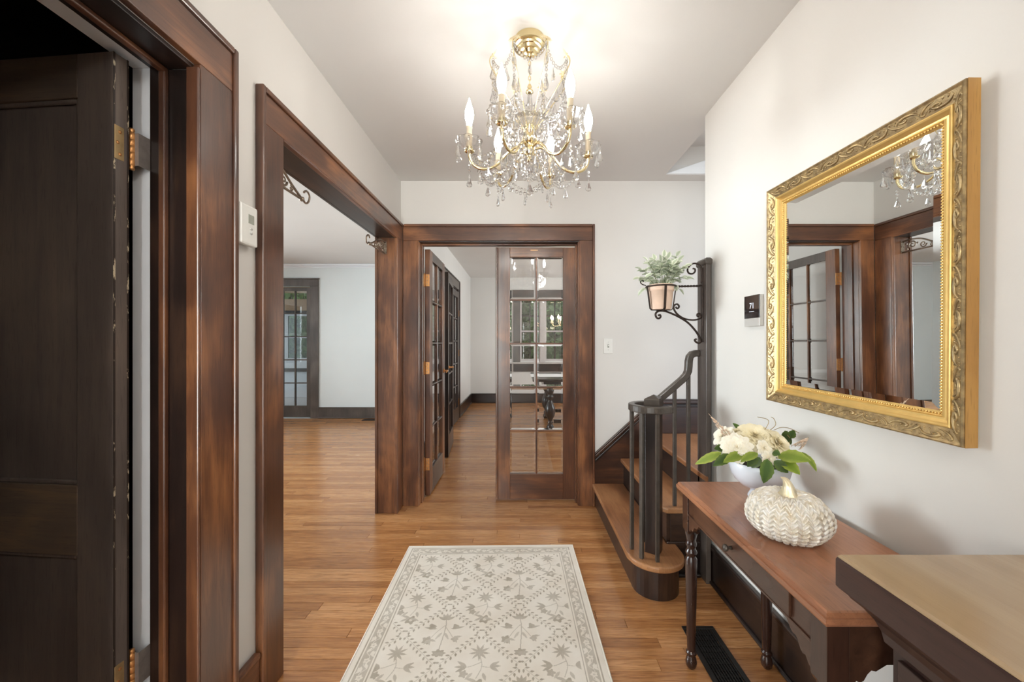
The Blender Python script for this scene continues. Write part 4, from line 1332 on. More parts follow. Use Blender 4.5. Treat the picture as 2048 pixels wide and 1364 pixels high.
lay((1480, 860), (1468, 846), 1.46, 1.46, M_LEAFD, 0.02)
q = random.Random(4)
def seed_spray(p0, p1, Z0, Z1, r0):
    a, b = px(*p0, Z0), px(*p1, Z1)
    m = MB()
    m.tube([a, a.lerp(b, .5), b + (b - a) * 0.22], [0.0014, 0.0012, 0.0005], 5)
    for i in range(70):
        t = q.random() ** 0.9
        rr_ = r0 * (1 - t) ** 0.7 + 0.0006
        an = q.uniform(0, 2 * PI)
        p = a.lerp(b, t) + Vector((math.cos(an), math.sin(an), 0.3 * math.sin(an * 2))) * rr_
        s = 0.0030
        dirv = (b - a).normalized() * 0.006 + Vector((math.cos(an), math.sin(an), 0)) * 0.002
        m.tube([p - dirv, p, p + dirv], [0.0006, s * 0.7, 0.0004], 5)
    m.build('seed_head', M_BERRY, fb)
seed_spray((1460, 875), (1425, 836), 1.40, 1.36, 0.014)
seed_spray((1590, 893), (1612, 878), 1.36, 1.33, 0.016)
for P_ in ([(1528, 862), (1537, 846), (1533, 838), (1515, 834)], [(1538, 862), (1551, 850), (1548, 838), (1542, 834)], [(1548, 860), (1562, 855), (1580, 857), (1598, 866)], [(1560, 885), (1575, 886), (1582, 880), (1575, 870)], [(1590, 888), (1610, 880), (1623, 868)]):
    MB().tube(spline([px(*p, 1.40) for p in P_], 6), 0.0011, 5).build('twig', M_TWIG, fb)
for ex, ey, Z in ((1500, 905, 1.36), (1478, 915, 1.35), (1545, 915, 1.36), (1560, 905, 1.38)):
    MB().tube([Vector((bc.x + (px(ex, ey, Z).x - bc.x) * .6, 1.40, 0.83)), px(ex, ey, Z)], 0.0018, 5).build('stem', M_STEM, fb)

# ================================================================== WOVEN PUMPKIN
pkc = Vector((0.776, 1.130, 0.72))
pk = empty('pumpkin', pkc, label='silvery white woven decorative pumpkin on the console table', cat='pumpkin')
NU, NV, ncol = 700, 190, 24
U = np.linspace(0, 2 * PI, NU, endpoint=False)
V = np.linspace(0, 1, NV)
uu, vv = np.meshgrid(U, V)
th = vv * PI
rad = np.sin(th) ** 0.72
zz = -np.cos(th)
pr, ph = 0.105, 0.066
lob = 1 + 0.022 * np.cos(uu * 9)
r_ = pr * rad * lob
z_ = ph * zz
dimp = np.exp(-((r_ / 0.035) ** 2)) * (zz > 0)
z_ = z_ - 0.016 * dimp
cu = uu * ncol / (2 * PI)
fr_ = cu - np.floor(cu)
tri = np.abs(fr_ - 0.5) * 2           # 0 in the middle of a braid, 1 at its edge
ph_ = vv * 15 + tri * 0.9
st_ = ph_ - np.floor(ph_)
strand = np.sin(PI * st_) ** 0.6
hgt = strand * (1 - 0.75 * tri ** 3)
amp = 0.0085 * np.clip(rad * 2.2, 0.15, 1)
nx, nz = rad * 0.9, zz * 0.8
nl = np.sqrt(nx ** 2 + nz ** 2) + 1e-6
r_ = r_ + amp * (hgt - 0.5) * nx / nl
z_ = z_ + amp * (hgt - 0.5) * nz / nl
z_ = np.maximum(z_, -ph + 0.006)
X = r_ * np.cos(uu); Y_ = r_ * np.sin(uu); Z_ = z_ + ph - 0.0055
V3 = np.stack([X, Y_, Z_], -1).reshape(-1, 3) + np.array(pkc)
idx = np.arange(NU * NV).reshape(NV, NU)
q0 = idx[:-1, :]; q1 = np.roll(idx, -1, 1)[:-1, :]; q2 = np.roll(idx, -1, 1)[1:, :]; q3 = idx[1:, :]
F4 = np.stack([q0, q1, q2, q3], -1).reshape(-1, 4)


def grid_mesh(name, V3, F4, mat, attr=None, smooth=True):
    me = bpy.data.meshes.new(name)
    me.vertices.add(len(V3)); me.vertices.foreach_set('co', V3.astype(np.float32).ravel())
    me.loops.add(F4.size); me.loops.foreach_set('vertex_index', F4.astype(np.int32).ravel())
    me.polygons.add(len(F4)); me.polygons.foreach_set('loop_start', np.arange(0, F4.size, 4, dtype=np.int32))
    me.update(calc_edges=True)
    me.polygons.foreach_set('use_smooth', np.full(len(F4), smooth))
    for nm, val in (attr or {}).items():
        at = me.attributes.new(nm, 'FLOAT', 'POINT'); at.data.foreach_set('value', val.astype(np.float32).ravel())
    me.materials.append(mat)
    return me


def pumpkin_mat():
    t = NT('silver_white_weave')
    a = t.n('ShaderNodeAttribute'); a.attribute_name = 'strand'
    f = t.noise(t.coord(), 45, 4)
    f2 = t.noise(t.coord(), 300, 2)
    col = t.ramp(t.math('ADD', t.math('MULTIPLY', f, 0.7), t.math('MULTIPLY', f2, 0.35)), [(0.34, (0.56, 0.46, 0.32)), (0.48, (0.70, 0.64, 0.54)), (0.66, (0.79, 0.77, 0.74))])
    t.bsdf(col, 0.33, 0.18, bump=f2, bump_d=0.0008, bump_s=0.4)
    return t.m


put('shell', grid_mesh('shell', V3, F4, pumpkin_mat()), pk)
M_PSTEM = plain('champagne_stem', (0.74, 0.64, 0.44), 0.33, metal=0.3, var=0.12, nscale=60, bump=0.001)
stp = spline([(0, 0, 0.108), (0.001, 0, 0.122), (0.002, 0, 0.140), (-0.003, 0.0, 0.156), (-0.010, 0.002, 0.166)], 6)
sm = MB(); n = 20
for i, p in enumerate(stp):
    t = i / (len(stp) - 1)
    rr_ = 0.022 * (1 - t) ** 2.2 + 0.0085
    for k in range(n):
        a = 2 * PI * k / n
        w = rr_ * (1 + 0.16 * math.cos(5 * a + t * 2.5))
        sm.v.append((pkc.x + p.x + w * math.cos(a), pkc.y + p.y + w * math.sin(a), pkc.z + p.z))
for i in range(len(stp) - 1):
    for k in range(n):
        sm.f.append((i * n + k, i * n + (k + 1) % n, (i + 1) * n + (k + 1) % n, (i + 1) * n + k)); sm.s.append(True)
sm.f.append([(len(stp) - 1) * n + k for k in range(n)]); sm.s.append(False)
sm.build('stem', M_PSTEM, pk)

# ================================================================== RUG
M_CORD = plain('bound_rug_edge', (0.80, 0.74, 0.65), 0.9, var=0.05, nscale=200)
RW, RL, RS = 1.010, 1.90, 0.002
rz = R(1.0)
rug = empty('rug', (-0.685, 2.428, 0.0), rz, label='cream runner rug with a grey floral trellis pattern on the oak floor', cat='rug')
nu, nv = int(RW / RS) + 1, int(RL / RS) + 1
PAT = np.zeros((nv, nu), np.float32)        # 0 ground, 1 pattern


def raster(poly, val, soft=1.0):
    poly = np.array(poly) / RS
    x0, y0 = np.floor(poly.min(0)).astype(int); x1, y1 = np.ceil(poly.max(0)).astype(int) + 1
    x0, y0 = max(x0, 0), max(y0, 0); x1, y1 = min(x1, nu - 1), min(y1, nv - 1)
    if x1 < x0 or y1 < y0: return
    gx, gy = np.meshgrid(np.arange(x0, x1 + 1), np.arange(y0, y1 + 1))
    ins = np.zeros(gx.shape, bool)
    n = len(poly); j = n - 1
    for i in range(n):
        xi, yi = poly[i]; xj, yj = poly[j]
        c = ((yi > gy) != (yj > gy)) & (gx < (xj - xi) * (gy - yi) / ((yj - yi) if yj != yi else 1e-9) + xi)
        ins ^= c; j = i
    sub = PAT[y0:y1 + 1, x0:x1 + 1]
    sub[ins] = val


def lens(x, y, L, w, a, val):
    pts = []
    for t in (0, .2, .45, .7, .9, 1): pts.append((t * L, w / 2 * math.sin(PI * t ** .8)))
    pts += [(u, -v) for u, v in pts[::-1]]
    c, s = math.cos(a), math.sin(a)
    raster([(x + u * c - v * s, y + u * s + v * c) for u, v in pts], val)


def disc(x, y, r, val, lobes=0, ry=None):
    raster([(x + r * (1 + (0.22 * math.cos(lobes * t) if lobes else 0)) * math.cos(t), y + (ry or r) * (1 + (0.22 * math.cos(lobes * t) if lobes else 0)) * math.sin(t)) for t in np.linspace(0, 2 * PI, 28)[:-1]], val)


def line(pts, w, val):
    pts = spline([(p[0], p[1], 0) for p in pts], 6)
    for a, b in zip(pts[:-1], pts[1:]):
        d = b - a
        if d.length < 1e-6: continue
        d.normalize(); n = Vector((-d.y, d.x, 0)) * w / 2
        raster([(p.x, p.y) for p in (a + n - d * .001, b + n + d * .001, b - n + d * .001, a - n - d * .001)], val)


def rect(a, b, c, d, val): raster([(a, c), (b, c), (b, d), (a, d)], val)


BW = 0.100
CX, PX_, PY_ = 0.505, 0.169, 0.1725
V0 = 0.10 + 0.115 - 0.1725
# trellis of leafy garlands
for i in range(-4, 5):
    for j in range(-1, 12):
        if (i + j) % 2: continue
        x0, y0 = CX + i * PX_, V0 + j * PY_
        for sx in (-1, 1):
            x1, y1 = x0 + sx * PX_, y0 + PY_
            a = math.atan2(y1 - y0, x1 - x0)
            line([(x0 + sx * .012, y0 + .012), (x1 - sx * .012, y1 - .012)], 0.0028, 0.5)
            for k in range(9):
                t = (k + 0.7) / 9.6
                xx, yy = x0 + (x1 - x0) * t, y0 + (y1 - y0) * t
                lens(xx + .004 * math.sin(a), yy - .004 * math.cos(a), 0.019, 0.0095, a - R(48), 0.95); lens(xx - .004 * math.sin(a), yy + .004 * math.cos(a), 0.019, 0.0095, a + R(48), 0.85)
# bouquets in the diamonds
for i in range(-4, 5):
    for j in range(-1, 12):
        if (i + j) % 2 == 0: continue
        x, y = CX + i * PX_, V0 + j * PY_
        if j % 2 == 0:      # spray with a hanging carnation
            line([(x, y - .09), (x + .006, y - .03), (x - .002, y + .09)], .004, .7)
            for a in (-150, -115, -90, -65, -30): lens(x, y - .085, .045, .016, R(a), .75)
            line([(x, y - .05), (x - .03, y - .01), (x - .05, y + .025)], .003, .6); line([(x, y - .05), (x + .03, y - .005), (x + .045, y + .02)], .003, .6)
            disc(x - .062, y + .035, .020, .85, 5); disc(x + .055, y + .03, .014, .7, 4)
            for a in (20, 75, 120): lens(x - .055, y + .03, .034, .013, R(a), .6)
            for a in (-10, 60): lens(x + .05, y + .02, .036, .013, R(a), .65)
            lens(x - .03, y - .03, .06, .014, R(190), .75); disc(x - .055, y - .045, .016, .85, 3); lens(x + .03, y - .03, .06, .014, R(-12), .75); disc(x + .05, y - .045, .013, .8, 3)
            lens(x + .005, y - .01, .05, .012, R(60), .5); lens(x - .005, y - .01, .05, .012, R(120), .5)
            disc(x, y + .105, .026, .85, 7, .018); rect(x - .022, x + .022, y + .10, y + .118, .75)
        else:          # star flower with a pansy below
            for a in range(0, 360, 40): lens(x, y - .07, .044, .012, R(a + 10), .72)
            line([(x, y - .06), (x + .014, y), (x - .004, y + .055)], .0035, .6); line([(x + .012, y - .02), (x - .03, y), (x - .06, y + .005)], .003, .6); line([(x + .012, y), (x + .04, y + .005), (x + .065, y)], .003, .6)
            for a in (150, 180, 215): lens(x - .045, y + .002, .05, .015, R(a), .8)
            for a in (-30, 0, 35): lens(x + .045, y, .045, .015, R(a), .7)
            disc(x - .055, y + .035, .016, .75, 5); disc(x + .006, y + .085, .024, .9, 5); disc(x + .006, y + .085, .008, .25)
            for a in (25, 150, 200): lens(x, y + .07, .05, .014, R(a), .65)
            lens(x + .02, y + .03, .04, .014, R(70), .6); lens(x - .02, y + .03, .04, .013, R(130), .55)
# border
G = 0.92
for side in range(4):
    def bar(d0, d1, val):
        if side == 0: rect(d0, RW - d0, d0, d1, val)
        elif side == 1: rect(d0, RW - d0, RL - d1, RL - d0, val)
        elif side == 2: rect(d0, d1, d0, RL - d0, val)
        else: rect(RW - d1, RW - d0, d0, RL - d0, val)
    bar(0.0, BW, 0.0)
for side in range(4):
    def bar(d0, d1, val):
        if side == 0: rect(d0, RW - d0, d0, d1, val)
        elif side == 1: rect(d0, RW - d0, RL - d1, RL - d0, val)
        elif side == 2: rect(d0, d1, d0, RL - d0, val)
        else: rect(RW - d1, RW - d0, d0, RL - d0, val)
    bar(0.022, 0.028, 0.85); bar(0.034, 0.080, 0.66); bar(0.086, 0.091, 0.8)


def border_run(L, M_):
    n = int(L / 0.078); p = L / n
    for i in range(n):
        u = (i + .5) * p; s = 1 if i % 2 else -1
        def T(a, b): return M_(u + a, .057 + b)
        def bl(a, b, L_, w, ang):
            q0, q1 = T(a, b), T(a + math.cos(ang) * L_, b + math.sin(ang) * L_)
            lens(q0[0], q0[1], L_, w, math.atan2(q1[1] - q0[1], q1[0] - q0[0]), 0.06)
        for a in range(0, 360, 72): bl(0, 0, .0155, .0125, R(a + 18))
        q0 = T(0, 0); disc(q0[0], q0[1], .004, .7)
        bl(p * .5, -s * .016, .034, .012, R(150 if s > 0 else -150)); bl(p * .5, s * .004, .028, .012, R(40 * s))
        bl(p * .34, s * .012, .03, .010, R(-20 * s)); bl(-p * .3, -s * .010, .026, .011, R(200 * s))
        line([T(-p * .5, s * .014), T(-p * .2, -s * .006), T(p * .2, s * .006), T(p * .5, -s * .014)], .0028, .15)


border_run(RW - .07, lambda u, d: (.035 + u, d)); border_run(RW - .07, lambda u, d: (.035 + u, RL - d))
border_run(RL - .07, lambda u, d: (d, .035 + u)); border_run(RL - .07, lambda u, d: (RW - d, .035 + u))


def rug_mat():
    t = NT('woven_rug')
    a = t.n('ShaderNodeAttribute'); a.attribute_name = 'pattern'
    v = t.coord((1, 1, 1))
    f = t.noise(v, 7, 4); g = t.noise(t.coord((1, 6, 1)), 160, 2); fade = t.noise(v, 22, 4)
    ground = t.ramp(f, [(0.3, (0.72, 0.645, 0.555)), (0.7, (0.81, 0.755, 0.68))])
    ink = t.ramp(f, [(0.3, (0.26, 0.208, 0.148)), (0.7, (0.35, 0.298, 0.228))])
    k = t.math('MULTIPLY', a.outputs['Fac'], t.math('ADD', t.math('MULTIPLY', fade, 0.7), 0.55))
    col = t.mix(k, ground, ink)
    col = t.mix(t.math('MULTIPLY', t.ramp(g, [(0.4, (0, 0, 0)), (0.65, (1, 1, 1))]), 0.16), col, (0.72, 0.66, 0.57))
    t.bsdf(col, 0.95, bump=t.noise(v, 420, 2), bump_d=0.0012, bump_s=0.35)
    return t.m


gx, gy = np.meshgrid(np.arange(nu) * RS, np.arange(nv) * RS)
Vr = np.stack([gx, -gy, np.full(gx.shape, 0.0062)], -1).reshape(-1, 3)
ix = np.arange(nu * nv).reshape(nv, nu)
Fr = np.stack([ix[1:, :-1], ix[1:, 1:], ix[:-1, 1:], ix[:-1, :-1]], -1).reshape(-1, 4)
put('pile', grid_mesh('pile', Vr, Fr, rug_mat(), {'pattern': PAT}, smooth=False), rug, local=True)
hx, hy = (nu - 1) * RS, (nv - 1) * RS
e = 0.007
MB().box(-e, 0, -hy - e, e, 0.0004, 0.0072).box(hx, hx + e, -hy - e, e, 0.0004, 0.0072).box(0, hx, 0, e, 0.0004, 0.0072).box(0, hx, -hy - e, -hy, 0.0004, 0.0072).build('binding', M_CORD, rug, 0.002, local=True)
bx(0, hx, -hy, 0, 0.0004, 0.0055).build('backing', M_CORD, rug, local=True)

# ================================================================== FLOOR REGISTERS
fg = empty('floor_register', (0.795, 1.585, 0), label='black metal floor register under the console table', cat='floor register')
x0, x1, y0, y1 = 0.724, 0.866, 1.40, 1.752
m = MB()
for a in ((x0, x1, y0, y0 + .022), (x0, x1, y1 - .022, y1), (x0, x0 + .022, y0 + .022, y1 - .022), (x1 - .022, x1, y0 + .022, y1 - .022)):
    m.box(a[0], a[1], a[2], a[3], 0.0003, 0.0065)
m.build('frame', M_REG, fg, 0.003)
bx(x0 + .022, x1 - .022, y0 + .022, y1 - .022, 0.0003, 0.0008).build('duct', M_BLACK, fg)
for i in range(9):
    c = x0 + .022 + (x1 - x0 - .044) * (i + .5) / 9
    bx(c - .0022, c + .0022, y0 + .022, y1 - .022, 0.001, 0.0058).build('slat', M_REG, fg)
for i in range(9):
    c = y0 + .022 + (y1 - y0 - .044) * (i + 1) / 10
    bx(x0 + .022, x1 - .022, c - .0012, c + .0012, 0.0015, 0.0052).build('cross_bar', M_REG, fg)
lg = empty('floor_register', (-2.43, 6.40, 0), label='small dark floor register by the far living room wall', cat='floor register')
m = MB()
for a in ((-2.58, -2.28, 6.34, 6.355), (-2.58, -2.28, 6.445, 6.46), (-2.58, -2.565, 6.355, 6.445), (-2.295, -2.28, 6.355, 6.445)):
    m.box(a[0], a[1], a[2], a[3], 0.0003, 0.006)
m.build('frame', M_REG, lg, 0.002)
for i in range(6):
    c = 6.355 + .09 * (i + .5) / 6
    bx(-2.565, -2.295, c - .004, c + .004, 0.0004, 0.005).build('slat', M_REG, lg)

# ================================================================== THERMOSTATS, SWITCHES
th1 = empty('thermostat', (-0.92, 1.303, 1.667), label='ivory thermostat with a grey display on the left wall', cat='thermostat')
bx(-0.935, -0.927, 1.261, 1.338, 1.608, 1.728).build('back_plate', M_PLASTIC, th1, 0.002)
prof = [(1.262, -0.927), (1.262, -0.908), (1.268, -0.9035), (1.338, -0.9035), (1.345, -0.908), (1.345, -0.927)]
MB().prism([(1.600, -0.927), (1.603, -0.910), (1.612, -0.9035), (1.728, -0.9035), (1.737, -0.911), (1.739, -0.927)], 'x', 0, 1).build('tmp', M_PLASTIC, th1)
bpy.data.objects.remove(bpy.data.objects['tmp'], do_unlink=True)
bx(-0.927, -0.9035, 1.262, 1.345, 1.603, 1.737).build('cover', M_PLASTIC, th1, 0.006)
bx(-0.9036, -0.9028, 1.297, 1.325, 1.676, 1.706).build('display', M_LCD, th1, 0.0005)
for zc in (1.659, 1.644):
    MB().lathe([(0.007, 0), (0.006, 0.0015), (0.0, 0.002)], (0, 0, 0), 12, M=Matrix.Translation((-0.9035, 1.311, zc)) @ Matrix.Rotation(PI / 2, 4, 'Y') @ Matrix.Diagonal((0.55, 1, 1, 1))).build('button', M_SILVER, th1)

th2 = empty('thermostat', (1.02, 1.71, 1.417), label='smart thermostat with a dark screen reading 71 beside the mirror', cat='thermostat')
bx(1.019, 1.035, 1.655, 1.765, 1.349, 1.484).build('body', M_SILVER, th2, 0.0025)
bx(1.0155, 1.019, 1.655, 1.765, 1.349, 1.384).build('lower_trim', M_SILVER, th2, 0.001)
sc = bx(1.0152, 1.019, 1.655, 1.765, 1.3845, 1.484).build('screen', M_SCREEN, th2, 0.0006)


def text_part(name, s, size, M, mat, parent, ext=0.0003):
    cu = bpy.data.curves.new(name, 'FONT'); cu.body = s; cu.size = size; cu.extrude = ext; cu.align_x = 'CENTER'; cu.align_y = 'CENTER'
    o = bpy.data.objects.new(name, cu); COL.objects.link(o)
    dg = bpy.context.evaluated_depsgraph_get()
    me = bpy.data.meshes.new_from_object(o.evaluated_get(dg))
    bpy.data.objects.remove(o, do_unlink=True)
    me.materials.clear(); me.materials.append(mat)
    return put(name, me, parent, M)


# text faces -x: its right runs towards the viewer (-y), up is z
MT = Matrix(((0, 0, -1, 0), (-1, 0, 0, 0), (0, 1, 0, 0), (0, 0, 0, 1)))
text_part('digits', '71', 0.036, Matrix.Translation((1.0150, 1.708, 1.4375)) @ MT, M_DIGIT, sc)
bx(1.0149, 1.0152, 1.692, 1.728, 1.4125, 1.4145).build('status_line', M_DIGIT, sc)


def switch(name_label, x, z, y, sgn=-1):
    r = empty('light_switch', (x, y, z), label=name_label, cat='light switch')
    bx(x - .036, x + .036, y - .006, y, z - .060, z + .060).build('cover_plate', M_PLASTIC, r, 0.003)
    bx(x - .006, x + .006, y - .0065, y - .006, z - .013, z + .013).build('slot', M_LCD, r)
    bx(x - .004, x + .004, y - .016, y - .0065, z - .002, z + .009).build('toggle', M_PLASTIC, r, 0.001)
    for dz in (-.030, .030):
        MB().lathe([(0.003, 0), (0.002, 0.001), (0, 0.0012)], (0, 0, 0), 8, M=Matrix.Translation((x, y - .006, z + dz)) @ Matrix.Rotation(PI / 2, 4, 'X')).build('screw', M_SILVER, r)


switch('white toggle switch on the end wall beside the glazed doors', 0.692, 1.249, YB)
switch('white switch on the living room wall, seen only in the mirror', -4.98, 1.36, YL)

# ================================================================== PORTIERE BRACKETS IN THE CASED OPENING
def portiere(name_label, ybase, sgn):
    """scroll bracket on a jamb face; sgn = direction it reaches along y"""
    X = -1.009
    r = empty('scroll_bracket', (X, ybase, 1.97), label=name_label, cat='bracket', group=None)
    def Q(u, z): return Vector((X, ybase + sgn * u, z))
    a, b = sorted((ybase + sgn * 0.0003, ybase + sgn * 0.004))
    m = MB().box(X - .014, X + .014, a, b, 1.935, 2.030)
    m.build('wall_plate', M_IRONB, r, 0.001)
    for z in (1.948, 1.982, 2.016):
        for dx in (-.008, .008):
            MB().lathe([(.004, 0), (.003, .002), (0, .003)], (0, 0, 0), 8, M=Matrix.Translation((X + dx, b if sgn > 0 else a, z)) @ Matrix.Rotation(-sgn * PI / 2, 4, 'X')).build('stud', M_IRONB, r)
    MB().tube([Q(.003, 1.940), Q(.15, 1.940), Q(.285, 1.940)], .006, 8).build('lower_bar', M_IRONB, r)
    MB().tube(spline([Q(.003, 2.022), Q(.07, 2.026), (Q(.14, 2.012)), Q(.21, 1.975), Q(.285, 1.943)], 6), .0058, 8).build('upper_bar', M_IRONB, r)
    m = MB()
    m.tube(spiral(Q(.075, 1.985), .004, .030, 0, 3.2 * PI, (0, sgn, 0), (0, 0, 1), 30), [.003 + .003 * i / 30 for i in range(31)], 6)
    m.tube(spiral(Q(.150, 1.972), .003, .024, PI, 4.0 * PI, (0, sgn, 0), (0, 0, 1), 28), [.0028 + .0026 * i / 28 for i in range(29)], 6)
    m.tube(spiral(Q(.205, 1.957), .002, .013, 0, 2.6 * PI, (0, sgn, 0), (0, 0, 1), 18), .0036, 6)
    for u, z, s in ((.035, 1.96, .010), (.11, 1.99, .008), (.03, 2.0, .008)):
        m.lathe([(0, -s), (s * .7, -s * .5), (s * .8, 0), (s * .7, s * .5), (0, s)], Q(u, z), 8)
    m.build('scrollwork', M_IRONB, r)
    MB().lathe([(0, -.012), (.010, -.008), (.011, 0), (.010, .008), (0, .012)], Q(.288, 1.941), 10).build('knuckle', M_IRONB, r)
    MB().tube([Q(.325, 1.963) + Vector((0.004 * math.sin(t), sgn * .027 * math.cos(t), .027 * math.sin(t))) for t in np.linspace(R(-150), R(150), 22)], .0048, 8).build('rod_ring', M_IRONB, r)


M_IRONB = plain('bronzed_iron', (0.26, 0.20, 0.15), 0.38, metal=0.7, var=0.25, nscale=70)
portiere('bronzed scroll bracket on the far jamb of the wide opening', 2.912, -1)
portiere('bronzed scroll bracket on the near jamb of the wide opening', 1.515, 1)

# ================================================================== CHANDELIER
CC = Vector((0.040, 1.63, 0))
ch = empty('chandelier', (CC.x, CC.y, ZC), label='brass chandelier with six lit candle bulbs and many crystal drops', cat='chandelier')
M_CANDLE = plain('aged_candle_sleeve', (0.70, 0.58, 0.42), 0.55, var=0.06)
M_GLASSY = glass_mat('moulded_glass', 1.48, 0.45)
canopy = [(0.0625, ZC - .0005), (0.064, ZC - .004), (0.064, ZC - .024), (0.0665, ZC - .026), (0.0665, ZC - .031), (0.062, ZC - .033), (0.052, ZC - .035), (0.049, ZC - .042), (0.043, ZC - .043), (0.038, ZC - .053), (0.030, ZC - .055), (0.024, ZC - .065), (0.014, ZC - .068), (0.010, ZC - .076), (0.0, ZC - .077)]
MB().lathe(canopy, CC, 72, smooth=False, cap=False).build('canopy', M_BRASS, ch)
# chain
zc = ZC - .075
for i in range(7):
    c = Vector((CC.x, CC.y, zc - .010 - i * .0155))
    uax = Vector((1, 0, 0)) if i % 2 else Vector((0, 1, 0))
    p = [c + uax * (.0052 * math.cos(t)) + Vector((0, 0, .0105 * math.sin(t))) for t in np.linspace(0, 2 * PI, 17)[:-1]]
    MB().tube(p, .0017, 6, closed=True).build('chain_link', M_BRASS, ch)
zs = zc - .010 - 7 * .0155
stem_p = [(0.0, zs + .008), (.006, zs + .005), (.010, zs - .005), (.006, zs - .012), (.014, zs - .020), (.016, zs - .028), (.008, zs - .034)]
MB().lathe(stem_p, CC, 16, cap=False).build('loop_cap', M_BRASS, ch)
MB().lathe([(.007, zs - .034), (.010, zs - .05), (.013, 2.27), (.011, 2.235), (.008, 2.20), (.010, 2.19)], CC, 16).build('glass_column', M_GLASSY, ch)
hub = [(.010, 2.190), (.020, 2.186), (.024, 2.180), (.016, 2.172), (.014, 2.160), (.022, 2.150), (.030, 2.135), (.032, 2.120), (.024, 2.108), (.015, 2.100), (.022, 2.092), (.027, 2.080), (.022, 2.066), (.012, 2.058), (.008, 2.046), (.012, 2.040), (.009, 2.032), (0.0, 2.028)]
MB().lathe(hub, CC, 20, cap=False).build('hub', M_BRASS, ch)


def drop_mesh(name, L, Wd, mat, n=8):
    """faceted flattened pear, hanging from origin"""
    prof = [(0.03, 0), (0.22, -.14), (.34, -.34), (.72, -.62), (.98, -.80), (.80, -.92), (.30, -.99), (0.0, -1.0)]
    m = MB(); vs = []
    for r, z in prof:
        for k in range(n):
            a = 2 * PI * (k + .5) / n
            vs.append((r * Wd / 2 * math.cos(a), r * Wd / 2 * 0.55 * math.sin(a), z * L))
    fs = [(i * n + k, i * n + (k + 1) % n, (i + 1) * n + (k + 1) % n, (i + 1) * n + k) for i in range(len(prof) - 1) for k in range(n)]
    m.add(vs, fs)
    return m.mesh(name, mat)


D_S = drop_mesh('crystal_drop', .042, .021, M_CRYSTAL)
D_M = drop_mesh('crystal_drop', .055, .027, M_CRYSTAL)
D_L = drop_mesh('crystal_drop', .068, .031, M_CRYSTAL)
D_P = drop_mesh('crystal_prism', .060, .012, M_CRYSTAL, 6)
bmm = MB()
r_b = .0075
bmm.lathe([(0.0, r_b), (r_b * .72, r_b * .7), (r_b, 0), (r_b * .72, -r_b * .7), (0.0, -r_b)], (0, 0, 0), 7, smooth=False)
BEAD = bmm.mesh('bead', M_CRYSTAL)
qr = random.Random(5)


def hang(mesh, p, rot=None, s=1.0, name=None):
    M = Matrix.Translation(p) @ Matrix.Rotation(rot if rot is not None else qr.uniform(0, PI), 4, 'Z') @ Matrix.Scale(s, 4)
    return put(name or mesh.name.split('.')[0], mesh, ch, M)


strand = MB()
def beads(pts, r=.0085, gap=None):
    """string of faceted beads along a polyline, collected in the strand mesh"""
    L = [0]
    for a, b in zip(pts[:-1], pts[1:]): L.append(L[-1] + (b - a).length)
    n = max(2, int(L[-1] / (gap or r * 2.15)))
    for i in range(n):
        s = L[-1] * (i + .5) / n
        k = max(j for j in range(len(L)) if L[j] <= s)
        k = min(k, len(pts) - 2)
        t = (s - L[k]) / max(1e-9, L[k + 1] - L[k])
        p = pts[k].lerp(pts[k + 1], t)
        strand.lathe([(0.0, r), (r * .72, r * .7), (r, 0), (r * .72, -r * .7), (0.0, -r)], p, 7, smooth=False)


def swag(a, b, sag, r=.0088):
    pts = [a.lerp(b, t) + Vector((0, 0, -sag * 4 * t * (1 - t))) for t in np.linspace(0, 1, 13)]
    beads(pts, r)


